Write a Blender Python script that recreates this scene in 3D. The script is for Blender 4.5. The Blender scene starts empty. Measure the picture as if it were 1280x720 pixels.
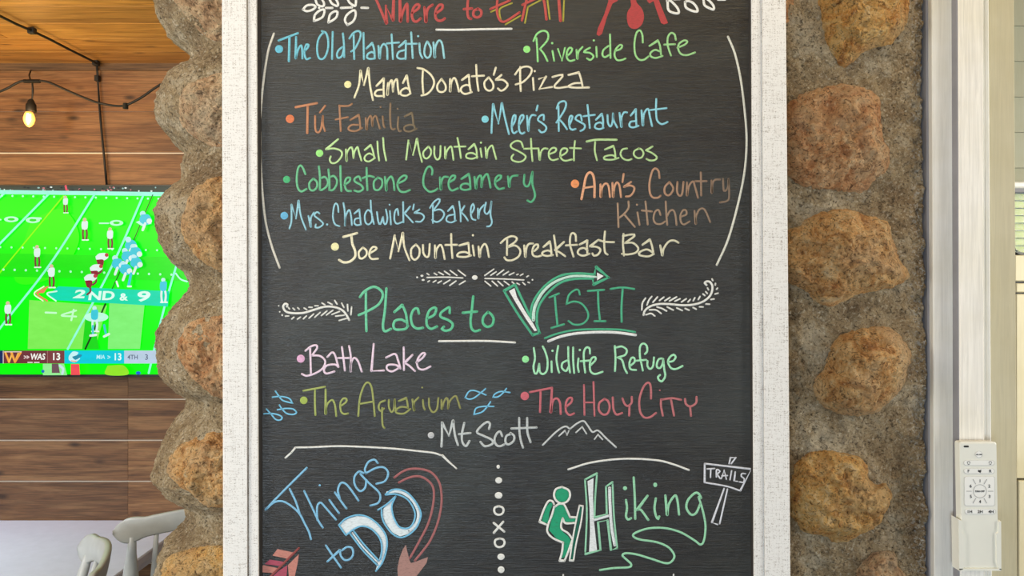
import bpy, math, random
from mathutils import Vector, Matrix, noise
from bpy import context
random.seed(7)
SC = bpy.context.scene
COL = SC.collection
R = math.radians

# ------------------------------------------------------------ camera
EYE = 1.62                      # eye height above the floor
cam = bpy.data.cameras.new('camera')
cam.lens = 28.125; cam.sensor_width = 36.0; cam.clip_start = 0.02
camo = bpy.data.objects.new('camera', cam); COL.objects.link(camo)
camo.location = (0, 0, EYE); camo.rotation_euler = (R(90), 0, 0)
SC.camera = camo

# ------------------------------------------------------------ world, lights, exposure
W = bpy.data.worlds.new('world'); SC.world = W; W.use_nodes = True
bg = W.node_tree.nodes['Background']
bg.inputs['Color'].default_value = (0.80, 0.90, 1.0, 1); bg.inputs['Strength'].default_value = 0.22
SC.view_settings.view_transform = 'Standard'; SC.view_settings.look = 'None'
SC.view_settings.gamma = 1.0; SC.view_settings.exposure = 0.0

def area(name, loc, target, sx, sy, power, color):
    l = bpy.data.lights.new(name, 'AREA'); l.shape = 'RECTANGLE'; l.size = sx; l.size_y = sy
    l.energy = power; l.color = color
    o = bpy.data.objects.new(name, l); COL.objects.link(o); o.location = loc
    o.rotation_euler = (Vector(target) - Vector(loc)).to_track_quat('-Z', 'Y').to_euler()
    return o
area('porch_daylight', (-1.1, -2.4, 1.25), (-0.05, 1.0, 1.1), 1.1, 0.8, 54, (0.74, 0.88, 1.0))
area('warm_ceiling_lamp', (0.1, 0.62, 2.43), (0.0, 1.0, 1.80), 1.5, 0.2, 3.2, (1.0, 0.80, 0.46))
area('side_daylight', (2.2, 0.1, 1.6), (0.5, 1.1, 1.5), 0.5, 1.2, 19, (1.0, 0.97, 0.88))
area('left_daylight', (-2.0, 0.2, 1.9), (-0.45, 1.15, 1.55), 0.5, 0.8, 33, (1.0, 0.95, 0.84))
area('dining_lamp', (-1.9, 2.25, 1.95), (-1.7, 3.0, 2.35), 1.8, 0.3, 10.0, (1.0, 0.70, 0.34))
wl = area('table_fill_light', (-2.5, 1.9, 2.3), (-1.95, 2.5, 0.75), 0.8, 0.6, 8, (0.76, 0.86, 1.0)); wl.data.spread = R(70)  # added cool fill, unseen, aimed down to brighten the tabletop

# ------------------------------------------------------------ helpers
def lin(c):
    return tuple(((v/255)/12.92 if v/255 <= 0.04045 else ((v/255+0.055)/1.055)**2.4) for v in c)

def P(px, py, d=1.0):
    """the point at distance d in front of the eye that the photograph shows at px, py"""
    return Vector(((px-640)/1000*d, d, EYE-(py-360)/1000*d))

def tag(o, label=None, cat=None, group=None, kind=None):
    if label: o['label'] = label
    if cat: o['category'] = cat
    if group: o['group'] = group
    if kind: o['kind'] = kind
    return o

def empty(name, loc, rz=0.0, parent=None):
    o = bpy.data.objects.new(name, None); COL.objects.link(o)
    o.location = loc; o.rotation_euler = (0, 0, rz); o.parent = parent
    o.empty_display_size = 0.05
    return o

def obj(name, verts, faces, m, parent=None, smooth=False, colors=None, local=False):
    """link one mesh object; vertices are world coordinates unless local is set"""
    if parent is not None and not local:
        inv = wmat(parent).inverted()
        verts = [inv @ Vector(v) for v in verts]
    me = bpy.data.meshes.new(name)
    me.from_pydata([tuple(v) for v in verts], [], faces)
    if smooth:
        me.polygons.foreach_set('use_smooth', [True]*len(me.polygons))
    if colors:
        a = me.color_attributes.new('Col', 'FLOAT_COLOR', 'POINT')
        flat = []
        for c in colors: flat += [c[0], c[1], c[2], 1.0]
        a.data.foreach_set('color', flat)
    if m is not None: me.materials.append(m)
    me.update()
    o = bpy.data.objects.new(name, me); COL.objects.link(o); o.parent = parent
    return o

def wmat(o):
    m = Matrix.LocRotScale(o.location, o.rotation_euler, o.scale)
    return (wmat(o.parent) @ m) if o.parent else m

class MB:
    def __init__(s): s.v = []; s.f = []; s.c = []
    def add(s, vs, fs, col=None):
        n = len(s.v); s.v += [Vector(v) for v in vs]; s.f += [tuple(i+n for i in f) for f in fs]
        if col is not None: s.c += [col]*len(vs)
    def box(s, x0, x1, y0, y1, z0, z1, b=0.0):
        if b <= 0:
            s.add([(x0,y0,z0),(x1,y0,z0),(x1,y1,z0),(x0,y1,z0),(x0,y0,z1),(x1,y0,z1),(x1,y1,z1),(x0,y1,z1)],
                  [(0,3,2,1),(4,5,6,7),(0,1,5,4),(1,2,6,5),(2,3,7,6),(3,0,4,7)])
        else:
            vs = []; idx = {}
            # chamfered box: three vertices per corner
            for ix, x in enumerate((x0, x1)):
                for iy, y in enumerate((y0, y1)):
                    for iz, z in enumerate((z0, z1)):
                        bx = b if ix == 0 else -b; by = b if iy == 0 else -b; bz = b if iz == 0 else -b
                        idx[(ix,iy,iz)] = len(vs)
                        vs += [(x, y+by, z+bz), (x+bx, y, z+bz), (x+bx, y+by, z)]
            I = lambda a, b_, c, k: idx[(a,b_,c)]+k
            fs = []
            for a in (0,1): fs.append((I(a,0,0,0),I(a,1,0,0),I(a,1,1,0),I(a,0,1,0)))
            for a in (0,1): fs.append((I(0,a,0,1),I(1,a,0,1),I(1,a,1,1),I(0,a,1,1)))
            for a in (0,1): fs.append((I(0,0,a,2),I(1,0,a,2),I(1,1,a,2),I(0,1,a,2)))
            for a in (0,1):
                for c in (0,1):
                    fs.append((I(a,c,0,0),I(a,c,1,0),I(a,c,1,1),I(a,c,0,1)))
                    fs.append((I(a,0,c,0),I(a,1,c,0),I(a,1,c,2),I(a,0,c,2)))
                    fs.append((I(0,a,c,1),I(1,a,c,1),I(1,a,c,2),I(0,a,c,2)))
            for k in idx: fs.append((idx[k], idx[k]+1, idx[k]+2))
            s.add(vs, fs)
    def tube(s, pts, rads, n=8, caps=True):
        pts = [Vector(p) for p in pts]
        if not hasattr(rads, '__len__'): rads = [rads]*len(pts)
        rings = []
        up = Vector((0, 0, 1))
        for i, p in enumerate(pts):
            t = (pts[min(i+1, len(pts)-1)] - pts[max(i-1, 0)]).normalized()
            a = t.cross(up)
            if a.length < 0.05: a = t.cross(Vector((0, 1, 0)))
            a.normalize(); b = t.cross(a).normalized()
            rings.append([p + (a*math.cos(2*math.pi*k/n) + b*math.sin(2*math.pi*k/n))*rads[i] for k in range(n)])
        vs = [v for r in rings for v in r]; fs = []
        for i in range(len(pts)-1):
            for k in range(n):
                k2 = (k+1) % n
                fs.append((i*n+k, i*n+k2, (i+1)*n+k2, (i+1)*n+k))
        if caps:
            fs.append(tuple(range(n))); fs.append(tuple(range((len(pts)-1)*n, len(pts)*n)))
        s.add(vs, fs)
    def lathe(s, prof, centre, n=20, axis='z'):
        cx, cy, cz = centre; vs = []; fs = []
        for r, h in prof:
            for k in range(n):
                a = 2*math.pi*k/n
                if axis == 'z': vs.append((cx+r*math.cos(a), cy+r*math.sin(a), cz+h))
                else: vs.append((cx+r*math.cos(a), cy+h, cz+r*math.sin(a)))
        m = len(prof)
        for i in range(m-1):
            for k in range(n):
                k2 = (k+1) % n
                fs.append((i*n+k, i*n+k2, (i+1)*n+k2, (i+1)*n+k))
        fs.append(tuple(range(n))); fs.append(tuple(range((m-1)*n, m*n)))
        s.add(vs, fs)
    def prism(s, pts, y0, y1):
        """outline of (x, z) points pushed from y0 to y1"""
        n = len(pts)
        vs = [(x, y0, z) for x, z in pts] + [(x, y1, z) for x, z in pts]
        fs = [tuple(range(n)), tuple(range(2*n-1, n-1, -1))]
        for k in range(n):
            k2 = (k+1) % n; fs.append((k, k+n, k2+n, k2))
        s.add(vs, fs)
    def build(s, name, m, parent=None, smooth=False, local=False):
        return obj(name, s.v, s.f, m, parent, smooth, s.c if s.c else None, local)

def crom(pts, step=1.6):
    """smooth curve through points"""
    if len(pts) < 3:
        return [Vector(p) for p in pts]
    out = []
    p = [Vector(q) for q in pts]
    p = [p[0]*2-p[1]] + p + [p[-1]*2-p[-2]]
    for i in range(1, len(p)-2):
        a, b, c, d = p[i-1], p[i], p[i+1], p[i+2]
        n = max(2, int((c-b).length/step))
        n = min(n, 14)
        for k in range(n):
            t = k/n
            out.append(0.5*((2*b)+(c-a)*t+(2*a-5*b+4*c-d)*t*t+(3*b-a-3*c+d)*t*t*t))
    out.append(p[-2]); return out

# ------------------------------------------------------------ materials
def newmat(name):
    m = bpy.data.materials.new(name); m.use_nodes = True
    nt = m.node_tree; b = nt.nodes['Principled BSDF']
    return m, nt, b
def N(nt, t, **kw):
    n = nt.nodes.new(t)
    for k, v in kw.items(): setattr(n, k, v)
    return n
def L(nt, a, b): nt.links.new(a, b)
def ramp(nt, fac, stops):
    r = N(nt, 'ShaderNodeValToRGB'); els = r.color_ramp.elements
    while len(els) > 1: els.remove(els[-1])
    els[0].position = stops[0][0]; els[0].color = (*stops[0][1], 1)
    for p, c in stops[1:]:
        e = els.new(p); e.color = (*c, 1)
    L(nt, fac, r.inputs[0]); return r.outputs[0]
def mixc(nt, fac, a, b, blend='MIX'):
    m = N(nt, 'ShaderNodeMix'); m.data_type = 'RGBA'; m.blend_type = blend
    for s, v in ((m.inputs[0], fac), (m.inputs[6], a), (m.inputs[7], b)):
        if hasattr(v, 'is_output'): L(nt, v, s)
        elif isinstance(v, (int, float)): s.default_value = v
        else: s.default_value = (*v, 1)
    return m.outputs[2]
def coords(nt, scale=(1, 1, 1), kind='Object', rnd=False):
    tc = N(nt, 'ShaderNodeTexCoord'); mp = N(nt, 'ShaderNodeMapping')
    mp.inputs['Scale'].default_value = scale
    src = tc.outputs[kind]
    if rnd:
        oi = N(nt, 'ShaderNodeObjectInfo'); vm = N(nt, 'ShaderNodeVectorMath', operation='MULTIPLY_ADD')
        cb = N(nt, 'ShaderNodeCombineXYZ')
        for k in range(3): L(nt, oi.outputs['Random'], cb.inputs[k])
        L(nt, cb.outputs[0], vm.inputs[0]); vm.inputs[1].default_value = (37.0, 23.0, 51.0); L(nt, src, vm.inputs[2])
        src = vm.outputs[0]
    L(nt, src, mp.inputs[0]); return mp.outputs[0]
def noi(nt, vec, scale, detail=4, rough=0.55, dist=0.0):
    n = N(nt, 'ShaderNodeTexNoise'); n.inputs['Scale'].default_value = scale; n.inputs['Detail'].default_value = detail
    n.inputs['Roughness'].default_value = rough; n.inputs['Distortion'].default_value = dist
    L(nt, vec, n.inputs['Vector']); return n.outputs['Fac']
def bump(nt, b, h, strength, dist):
    n = N(nt, 'ShaderNodeBump'); n.inputs['Strength'].default_value = strength; n.inputs['Distance'].default_value = dist
    L(nt, h, n.inputs['Height']); L(nt, n.outputs[0], b.inputs['Normal']); return n
def plain(name, c, rough=0.5, metal=0.0, nz=0.04):
    m, nt, b = newmat(name)
    f = noi(nt, coords(nt), 30, 3)
    hi = tuple(min(1, v*(1+nz)) for v in c); lo = tuple(v*(1-nz) for v in c)
    L(nt, ramp(nt, f, [(0.3, lo), (0.7, hi)]), b.inputs['Base Color'])
    b.inputs['Roughness'].default_value = rough; b.inputs['Metallic'].default_value = metal
    return m
def emit(name, c, s):
    m, nt, b = newmat(name)
    b.inputs['Base Color'].default_value = (*c, 1); b.inputs['Emission Color'].default_value = (*c, 1)
    b.inputs['Emission Strength'].default_value = s
    return m

def wood(name, dark, mid, light, rough=0.5, knots=True, grain=1.0):
    m, nt, b = newmat(name)
    v = coords(nt, (1.3, 14, 14), rnd=True)
    g = noi(nt, v, 2.2*grain, 6, 0.62, 0.6)
    v2 = coords(nt, (3, 90, 90), rnd=True)
    g2 = noi(nt, v2, 3.0, 3, 0.6)
    c = ramp(nt, g, [(0.36, dark), (0.5, mid), (0.62, light)])
    c = mixc(nt, 0.45, c, ramp(nt, g2, [(0.38, tuple(x*0.35 for x in mid)), (0.60, tuple(min(1, x*1.5) for x in mid))]))
    oi = N(nt, 'ShaderNodeObjectInfo')
    tone = ramp(nt, oi.outputs['Random'], [(0.0, (0.72, 0.68, 0.64)), (1.0, (1.2, 1.15, 1.05))])
    c = mixc(nt, 1.0, c, tone, 'MULTIPLY')
    if knots:
        vk = coords(nt, (3.2, 8.0, 8.0), rnd=True)
        vo = N(nt, 'ShaderNodeTexVoronoi'); vo.inputs['Scale'].default_value = 1.6; L(nt, vk, vo.inputs['Vector'])
        k = ramp(nt, vo.outputs['Distance'], [(0.0, (1, 1, 1)), (0.06, (0.8, 0.8, 0.8)), (0.16, (0, 0, 0))])
        c = mixc(nt, k, c, tuple(x*0.28 for x in dark))
    L(nt, c, b.inputs['Base Color']); b.inputs['Roughness'].default_value = rough
    bump(nt, b, g2, 0.25, 0.002)
    return m

M_WALLWOOD = wood('cedar_plank', (0.085, 0.036, 0.014), (0.18, 0.087, 0.036), (0.31, 0.172, 0.078), 0.55)
M_CEILWOOD = wood('ceiling_cedar', (0.26, 0.12, 0.028), (0.50, 0.25, 0.06), (0.66, 0.37, 0.11), 0.45)
M_DARKWOOD = wood('dark_trim_wood', (0.07, 0.04, 0.02), (0.12, 0.07, 0.035), (0.17, 0.10, 0.055), 0.55, False)
M_BACKING = plain('white_backing', lin((225, 215, 200)), 0.8)
M_WHITECHAIR = plain('white_chair_paint', lin((205, 208, 205)), 0.38, nz=0.06)
M_TABLE = plain('white_tabletop', lin((205, 205, 215)), 0.35)
M_BLACK = plain('black_plastic', (0.012, 0.012, 0.012), 0.4)
M_CORD = plain('black_cord', (0.006, 0.006, 0.005), 0.6)
M_FLOOR = wood('dark_floor_wood', (0.03, 0.02, 0.015), (0.06, 0.042, 0.03), (0.09, 0.065, 0.05), 0.4, False)

# painted trim, cream, with a faint vertical grain
def painted(name, c, grain=0.10, rough=0.45):
    m, nt, b = newmat(name)
    v = coords(nt, (60, 60, 2.2))
    g = noi(nt, v, 4, 5, 0.6, 1.2)
    s = noi(nt, coords(nt, (1, 1, 1)), 7, 4)
    c1 = ramp(nt, g, [(0.35, tuple(x*(1-grain) for x in c)), (0.6, c)])
    dirt = ramp(nt, s, [(0.35, tuple(x for x in (0.90, 0.88, 0.80))), (0.6, (1, 1, 1))])
    L(nt, mixc(nt, 1.0, c1, dirt, 'MULTIPLY'), b.inputs['Base Color']); b.inputs['Roughness'].default_value = rough
    bump(nt, b, g, 0.15, 0.001)
    return m
M_TRIM = painted('cream_trim_paint', lin((242, 240, 234)))
M_TRIM_GRAIN = painted('grained_trim_paint', lin((248, 244, 236)), 0.16)
M_JAMB_SHADE = painted('shaded_jamb_paint', lin((205, 196, 166)), 0.08)  # the jamb's shade is mixed into this duller cream
M_GREY = plain('grey_rail_and_shade', lin((138, 137, 142)), 0.8, nz=0.08)  # grey of the upper rail; on trim edges it stands in for shaded sides

# whitewashed, rubbed frame
m, nt, b = newmat('whitewashed_wood'); M_FRAME = m
va = noi(nt, coords(nt, (14, 14, 260)), 5, 4, 0.65)
vb = noi(nt, coords(nt, (420, 420, 9)), 3, 4, 0.65)
vc = noi(nt, coords(nt, (260, 260, 330)), 2.5, 2, 0.7)
ml = N(nt, 'ShaderNodeMath', operation='MULTIPLY'); L(nt, va, ml.inputs[0]); L(nt, vb, ml.inputs[1])
ml2 = N(nt, 'ShaderNodeMath', operation='MULTIPLY'); L(nt, ml.outputs[0], ml2.inputs[0]); L(nt, vc, ml2.inputs[1])
wear = ramp(nt, ml2.outputs[0], [(0.045, (0, 0, 0)), (0.105, (1, 1, 1))])
cw = mixc(nt, wear, lin((128, 112, 96)), lin((242, 240, 236)))
L(nt, cw, b.inputs['Base Color']); b.inputs['Roughness'].default_value = 0.6
bump(nt, b, ml.outputs[0], 0.3, 0.0008)
M_FRAME_GAP = plain('frame_gap_dark', lin((34, 28, 24)), 0.7)  # dark colour put in for the gap between frame and panel

# chalkboard
m, nt, b = newmat('chalkboard_stain'); M_BOARD = m
g1 = noi(nt, coords(nt, (5, 5, 150)), 3.2, 6, 0.66, 0.4)
g2 = noi(nt, coords(nt, (26, 26, 620)), 2.0, 4, 0.7)
dust = noi(nt, coords(nt, (2.0, 2.0, 2.6)), 2.2, 5, 0.6, 0.8)
c = ramp(nt, g1, [(0.32, lin((8, 7, 5))), (0.5, lin((18, 15, 10))), (0.66, lin((33, 28, 20)))])
c = mixc(nt, ramp(nt, g2, [(0.42, (0, 0, 0)), (0.70, (0.24, 0.24, 0.24))]), c, lin((90, 80, 64)))
c = mixc(nt, ramp(nt, dust, [(0.42, (0, 0, 0)), (0.74, (0.28, 0.28, 0.28))]), c, lin((86, 94, 90)))
L(nt, c, b.inputs['Base Color']); b.inputs['Roughness'].default_value = 0.34
b.inputs['Specular IOR Level'].default_value = 0.68
mm = N(nt, 'ShaderNodeMath', operation='ADD'); L(nt, g1, mm.inputs[0]); L(nt, g2, mm.inputs[1])
bump(nt, b, mm.outputs[0], 0.45, 0.0012)

# chalk marker ink: colour of each stroke, rubbed a little
m, nt, b = newmat('chalk_marker'); M_INK = m
at = N(nt, 'ShaderNodeVertexColor'); at.layer_name = 'Col'
g = noi(nt, coords(nt, (120, 120, 420)), 2.2, 3, 0.6)
c = mixc(nt, ramp(nt, g, [(0.30, (0.30, 0.30, 0.30)), (0.52, (0, 0, 0))]), at.outputs[0], lin((70, 66, 58)))
L(nt, c, b.inputs['Base Color']); b.inputs['Roughness'].default_value = 0.75
b.inputs['Specular IOR Level'].default_value = 0.2

# flat coloured print and lit screen
m, nt, b = newmat('printed_marks'); M_PRINT = m
at = N(nt, 'ShaderNodeVertexColor'); at.layer_name = 'Col'
L(nt, at.outputs[0], b.inputs['Base Color']); b.inputs['Roughness'].default_value = 0.6
m, nt, b = newmat('lit_screen'); M_SCREEN = m
at = N(nt, 'ShaderNodeVertexColor'); at.layer_name = 'Col'
g = noi(nt, coords(nt, (6, 6, 14)), 3, 4, 0.6)
c = mixc(nt, 1.0, at.outputs[0], ramp(nt, g, [(0.3, (0.86, 0.93, 0.80)), (0.7, (1.0, 1.0, 1.0))]), 'MULTIPLY')
b.inputs['Base Color'].default_value = (0.003, 0.003, 0.003, 1); b.inputs['Roughness'].default_value = 0.3; b.inputs['Specular IOR Level'].default_value = 0.15
L(nt, c, b.inputs['Emission Color']); b.inputs['Emission Strength'].default_value = 1.05

# stones and mortar
def lerp3(a, b, t): return tuple(x+(y-x)*t for x, y in zip(a, b))
CRUST = lin((255, 232, 190))
def stone_mat(name, pale, mid, deep, grey):
    m, nt, b = newmat(name)
    v = coords(nt, (1, 1, 1), rnd=True)
    a = noi(nt, v, 34, 8, 0.70, 1.0)
    f = noi(nt, v, 260, 4, 0.72, 0.8)
    s = noi(nt, v, 95, 5, 0.70, 1.5)
    big = noi(nt, v, 11, 4, 0.6)
    c = ramp(nt, a, [(0.34, deep), (0.44, mid), (0.55, pale), (0.66, lerp3(pale, CRUST, 0.6))])
    c = mixc(nt, ramp(nt, big, [(0.48, (0, 0, 0)), (0.62, (0.7, 0.7, 0.7))]), c, grey)
    c = mixc(nt, ramp(nt, s, [(0.36, (0.75, 0.75, 0.75)), (0.44, (0, 0, 0))]), c, tuple(x*0.35 for x in deep))
    c = mixc(nt, ramp(nt, f, [(0.35, (0.9, 0.9, 0.9)), (0.45, (0, 0, 0))]), c, tuple(x*0.22 for x in deep))
    c = mixc(nt, ramp(nt, f, [(0.55, (0, 0, 0)), (0.66, (0.7, 0.7, 0.7))]), c, lerp3(pale, CRUST, 0.6))
    L(nt, c, b.inputs['Base Color']); b.inputs['Roughness'].default_value = 0.9
    ad = N(nt, 'ShaderNodeMath', operation='ADD'); L(nt, s, ad.inputs[0]); L(nt, f, ad.inputs[1])
    bump(nt, b, ad.outputs[0], 1.0, 0.009)
    return m
M_STONE_ORANGE = stone_mat('orange_sandstone', lin((248, 200, 134)), lin((230, 168, 98)), lin((176, 114, 60)), lin((226, 188, 142)))
M_STONE_RUST = stone_mat('rust_sandstone', lin((242, 188, 132)), lin((220, 152, 96)), lin((172, 106, 62)), lin((220, 182, 138)))
M_STONE_TAN = stone_mat('tan_sandstone', lin((240, 204, 158)), lin((222, 176, 132)), lin((172, 130, 92)), lin((220, 200, 168)))
M_STONE_GOLD = stone_mat('golden_sandstone', lin((252, 202, 122)), lin((240, 174, 90)), lin((188, 118, 54)), lin((232, 194, 138)))
m, nt, b = newmat('rough_mortar'); M_MORTAR = m
v = coords(nt)
a = noi(nt, v, 16, 6, 0.65, 0.5); f = noi(nt, v, 270, 4, 0.75, 0.6); s = noi(nt, v, 90, 5, 0.7, 1.2)
c = ramp(nt, a, [(0.36, lin((156, 130, 95))), (0.5, lin((188, 163, 124))), (0.62, lin((216, 198, 166)))])
c = mixc(nt, ramp(nt, s, [(0.34, (0.7, 0.7, 0.7)), (0.44, (0, 0, 0))]), c, lin((84, 70, 50)))
c = mixc(nt, ramp(nt, f, [(0.36, (0.9, 0.9, 0.9)), (0.46, (0, 0, 0))]), c, lin((62, 50, 36)))
c = mixc(nt, ramp(nt, f, [(0.55, (0, 0, 0)), (0.66, (0.7, 0.7, 0.7))]), c, lin((248, 238, 214)))
# white paint flecks beside the door casing
tc = N(nt, 'ShaderNodeTexCoord'); sx = N(nt, 'ShaderNodeSeparateXYZ'); L(nt, tc.outputs['Object'], sx.inputs[0])
ex = ramp(nt, sx.outputs[0], [(0.528, (0, 0, 0)), (0.552, (1, 1, 1))])
fl = ramp(nt, noi(nt, v, 240, 3, 0.7), [(0.55, (0, 0, 0)), (0.62, (1, 1, 1))])
c = mixc(nt, mixc(nt, 1.0, ex, fl, 'MULTIPLY'), c, lin((225, 222, 214)))
L(nt, c, b.inputs['Base Color']); b.inputs['Roughness'].default_value = 0.95
ad = N(nt, 'ShaderNodeMath', operation='ADD'); L(nt, s, ad.inputs[0]); L(nt, f, ad.inputs[1])
bump(nt, b, ad.outputs[0], 1.0, 0.008)

# ============================================================ the setting
CEIL = EYE + 0.84
BW = 3.0                                   # distance of the plank wall
def plank(name, x0, x1, y0, y1, z0, z1, m, parent, b=0.002):
    c = Vector(((x0+x1)/2, (y0+y1)/2, (z0+z1)/2))
    mb = MB(); mb.box(x0-c.x, x1-c.x, y0-c.y, y1-c.y, z0-c.z, z1-c.z, b)
    o = mb.build(name, m, parent, local=True)
    o.location = wmat(parent).inverted() @ c
    return o

mb = MB(); mb.box(-4.2, 3.0, -3.5, BW+0.3, -0.05, 0.0); tag(mb.build('floor', M_FLOOR), kind='structure')
wb = MB(); wb.box(-4.2, 0.3, BW+0.0042, BW+0.12, 0, CEIL); wall = tag(wb.build('wall_back', M_BACKING), kind='structure')
pitch = 0.1539
z_top = EYE - (88-360)/1000*BW
row = 0; z = z_top
while z > 0.1:
    z1 = z - (0.0 if row == 0 else 0.0012 if row == 1 else 0.0048)
    z0 = z - pitch + 0.0
    if z0 < 0.0: z0 = 0.0
    cut = ((160 if row > 4 else (134 if row == 2 else -60 - 90*row))-640)/1000*BW
    far = cut - 2.2
    for xa, xb in ((-4.1, far), (far, cut), (cut, 0.28)):
        plank('plank', xa+0.0002, xb-0.0002, BW, BW+0.004, z0, z1, M_WALLWOOD, wall, 0.0007)
    z -= pitch; row += 1
mb = MB(); mb.box(-4.1, 0.28, BW-0.012, BW+0.014, EYE+0.272*BW-0.002, EYE+0.281*BW-0.003)
tag(mb.build('trim_1', M_DARKWOOD), kind='structure')

ce = MB(); ce.box(-4.2, 3.0, -3.5, BW+0.12, CEIL+0.014, CEIL+0.06); ceil = tag(ce.build('ceiling', M_DARKWOOD), kind='structure')
y = BW; row = 0
while y > -3.3:
    cut = -0.9 + 0.8*math.sin(row*2.3)
    for xa, xb in ((-4.15, cut-1.9), (cut-1.9, cut), (cut, 2.95)):
        plank('plank', xa+0.001, xb-0.001, y-pitch+0.0008, y-0.0008, CEIL, CEIL+0.013, M_CEILWOOD, ceil, 0.0012)
    y -= pitch; row += 1

# ------------------------------------------------------------ masonry column
CONT = [(-60,205),(-30,196),(0,193),(15,196),(30,206),(45,214),(55,230),(62,237),(70,238),(77,234),(82,224),(90,213),(100,204),
 (110,200),(120,197),(135,195),(150,196),(160,203),(170,212),(180,224),(187,231),(193,230),(205,228),(222,225),(230,216),
 (240,207),(250,198),(265,191),(275,193),(290,197),(305,200),(320,208),(330,218),(340,231),(350,237),(362,237),(372,230),
 (380,222),(390,212),(400,206),(410,201),(420,197),(432,194),(445,193),(460,196),(470,200),(480,207),(490,220),(498,233),
 (505,236),(515,232),(530,220),(538,213),(545,208),(555,203),(570,196),(585,190),(597,189),(605,196),(615,203),(622,212),
 (630,226),(636,233),(650,234),(660,228),(672,216),(685,205),(700,196),(720,192),(740,192),(770,200)]
def xl(py):
    if py < 0: return 214 - 22*math.cos((py+5)/148*2*math.pi)
    if py > 720: return 214 - 22*math.cos((py-728)/148*2*math.pi)
    for (a, xa), (b_, xb) in zip(CONT, CONT[1:]):
        if a <= py <= b_: return xa + (xb-xa)*(py-a)/(b_-a)
    return 214
RC = 0.11; SIL = 1.128
STONES = [  # outline in the picture, material, how far it stands out
 ([(1026,-30),(1024,0),(1027,20),(1032,40),(1035,58),(1042,72),(1055,83),(1066,77),(1078,65),(1095,59),(1110,57),(1122,45),(1131,30),(1134,10),(1133,-20),(1120,-45),(1060,-50)], M_STONE_GOLD, .016),
 ([(965,180),(972,145),(1000,121),(1030,110),(1062,107),(1085,114),(1098,125),(1099,150),(1102,175),(1110,190),(1108,212),(1095,220),(1078,238),(1040,236),(1005,230),(975,212)], M_STONE_RUST, .018),
 ([(965,320),(975,295),(1000,282),(1025,268),(1055,262),(1080,270),(1108,280),(1113,300),(1122,325),(1134,345),(1125,353),(1100,362),(1070,368),(1048,380),(1035,382),(1018,376),(1005,362),(982,350)], M_STONE_ORANGE, .02),
 ([(1017,478),(1033,455),(1038,435),(1050,420),(1070,413),(1090,408),(1112,412),(1130,430),(1136,445),(1132,465),(1125,485),(1110,502),(1095,514),(1070,519),(1050,516),(1030,508),(1018,494)], M_STONE_ORANGE, .022),
 ([(990,645),(987,612),(996,582),(1010,567),(1028,563),(1060,568),(1074,573),(1084,585),(1084,598),(1095,605),(1105,603),(1111,615),(1110,627),(1103,642),(1090,658),(1070,668),(1048,678),(1030,668),(1008,664)], M_STONE_GOLD, .022),
 ([(1060,760),(1068,720),(1082,702),(1100,690),(1116,690),(1120,705),(1132,722),(1135,760),(1100,780)], M_STONE_TAN, .010),
 ([(940,-20),(965,-32),(985,-25),(991,0),(986,26),(962,36),(942,20)], M_STONE_RUST, .014),
 ([(210,-45),(217,-5),(232,18),(250,38),(268,50),(290,48),(325,30),(335,-30),(300,-75),(240,-72)], M_STONE_TAN, .006),
 ([(226,136),(233,112),(256,98),(300,90),(332,110),(338,150),(322,176),(284,184),(256,178),(236,164),(226,150)], M_STONE_TAN, .007),
 ([(230,275),(238,247),(255,229),(282,222),(322,240),(336,290),(320,335),(287,342),(262,331),(240,311),(231,295)], M_STONE_ORANGE, .008),
 ([(226,425),(238,405),(262,396),(300,398),(336,430),(330,482),(302,502),(274,496),(250,480),(233,460),(225,442)], M_STONE_RUST, .008),
 ([(211,590),(219,565),(243,548),(275,540),(322,550),(337,590),(322,625),(287,634),(256,630),(243,617),(226,606)], M_STONE_ORANGE, .008),
 ([(204,712),(213,697),(238,687),(275,683),(330,700),(342,740),(320,790),(250,800),(208,770)], M_STONE_GOLD, .008),
]
def flatfront(X, z):
    w = min(1, max(0, (-0.16-X)/0.14)); w = w*w*(3-2*w)
    py = 360+(EYE-z)/SIL*1000
    d = 1.082 - 0.030*(238-xl(py))/48*w
    if X > 0.2:
        px = 640+X/1.08*1000; pyf = 360+(EYE-z)/1.08*1000
        for cx, cy, rx, ry, h in BUMPS:
            q = ((px-cx)/rx)**2+((pyf-cy)/ry)**2
            if q < 6: d -= h*math.exp(-0.75*q)
    return d
BUMPS = []
for pts, m_, h in STONES[:7]:
    xs = [p[0] for p in pts]; ys = [p[1] for p in pts]
    BUMPS.append(((min(xs)+max(xs))/2, (min(ys)+max(ys))/2, (max(xs)-min(xs))/2*1.1, (max(ys)-min(ys))/2*1.1, 0.016))
def centre(z):
    py = 360+(EYE-z)/SIL*1000; a = (xl(py)-640)/1000
    zf = flatfront(-0.5, z); zc = zf+RC
    return a*zc+RC*math.sqrt(1+a*a), zc
def rough(p):
    return 0.0050*(noise.fractal(p*24, 0.8, 2.1, 4))+0.0026*noise.fractal(p*105+Vector((3,1,7)), 0.6, 2.1, 3)
rows = [-430+i*22 for i in range(19)]+[-12+i*2.4 for i in range(int(748/2.4))]+[740+i*26 for i in range(46)]
cols_t = [R(115-i*115/62) for i in range(62)]                   # round the left corner
verts = []; ncol = None
xs_flat = [i/14 for i in range(14)]
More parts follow.
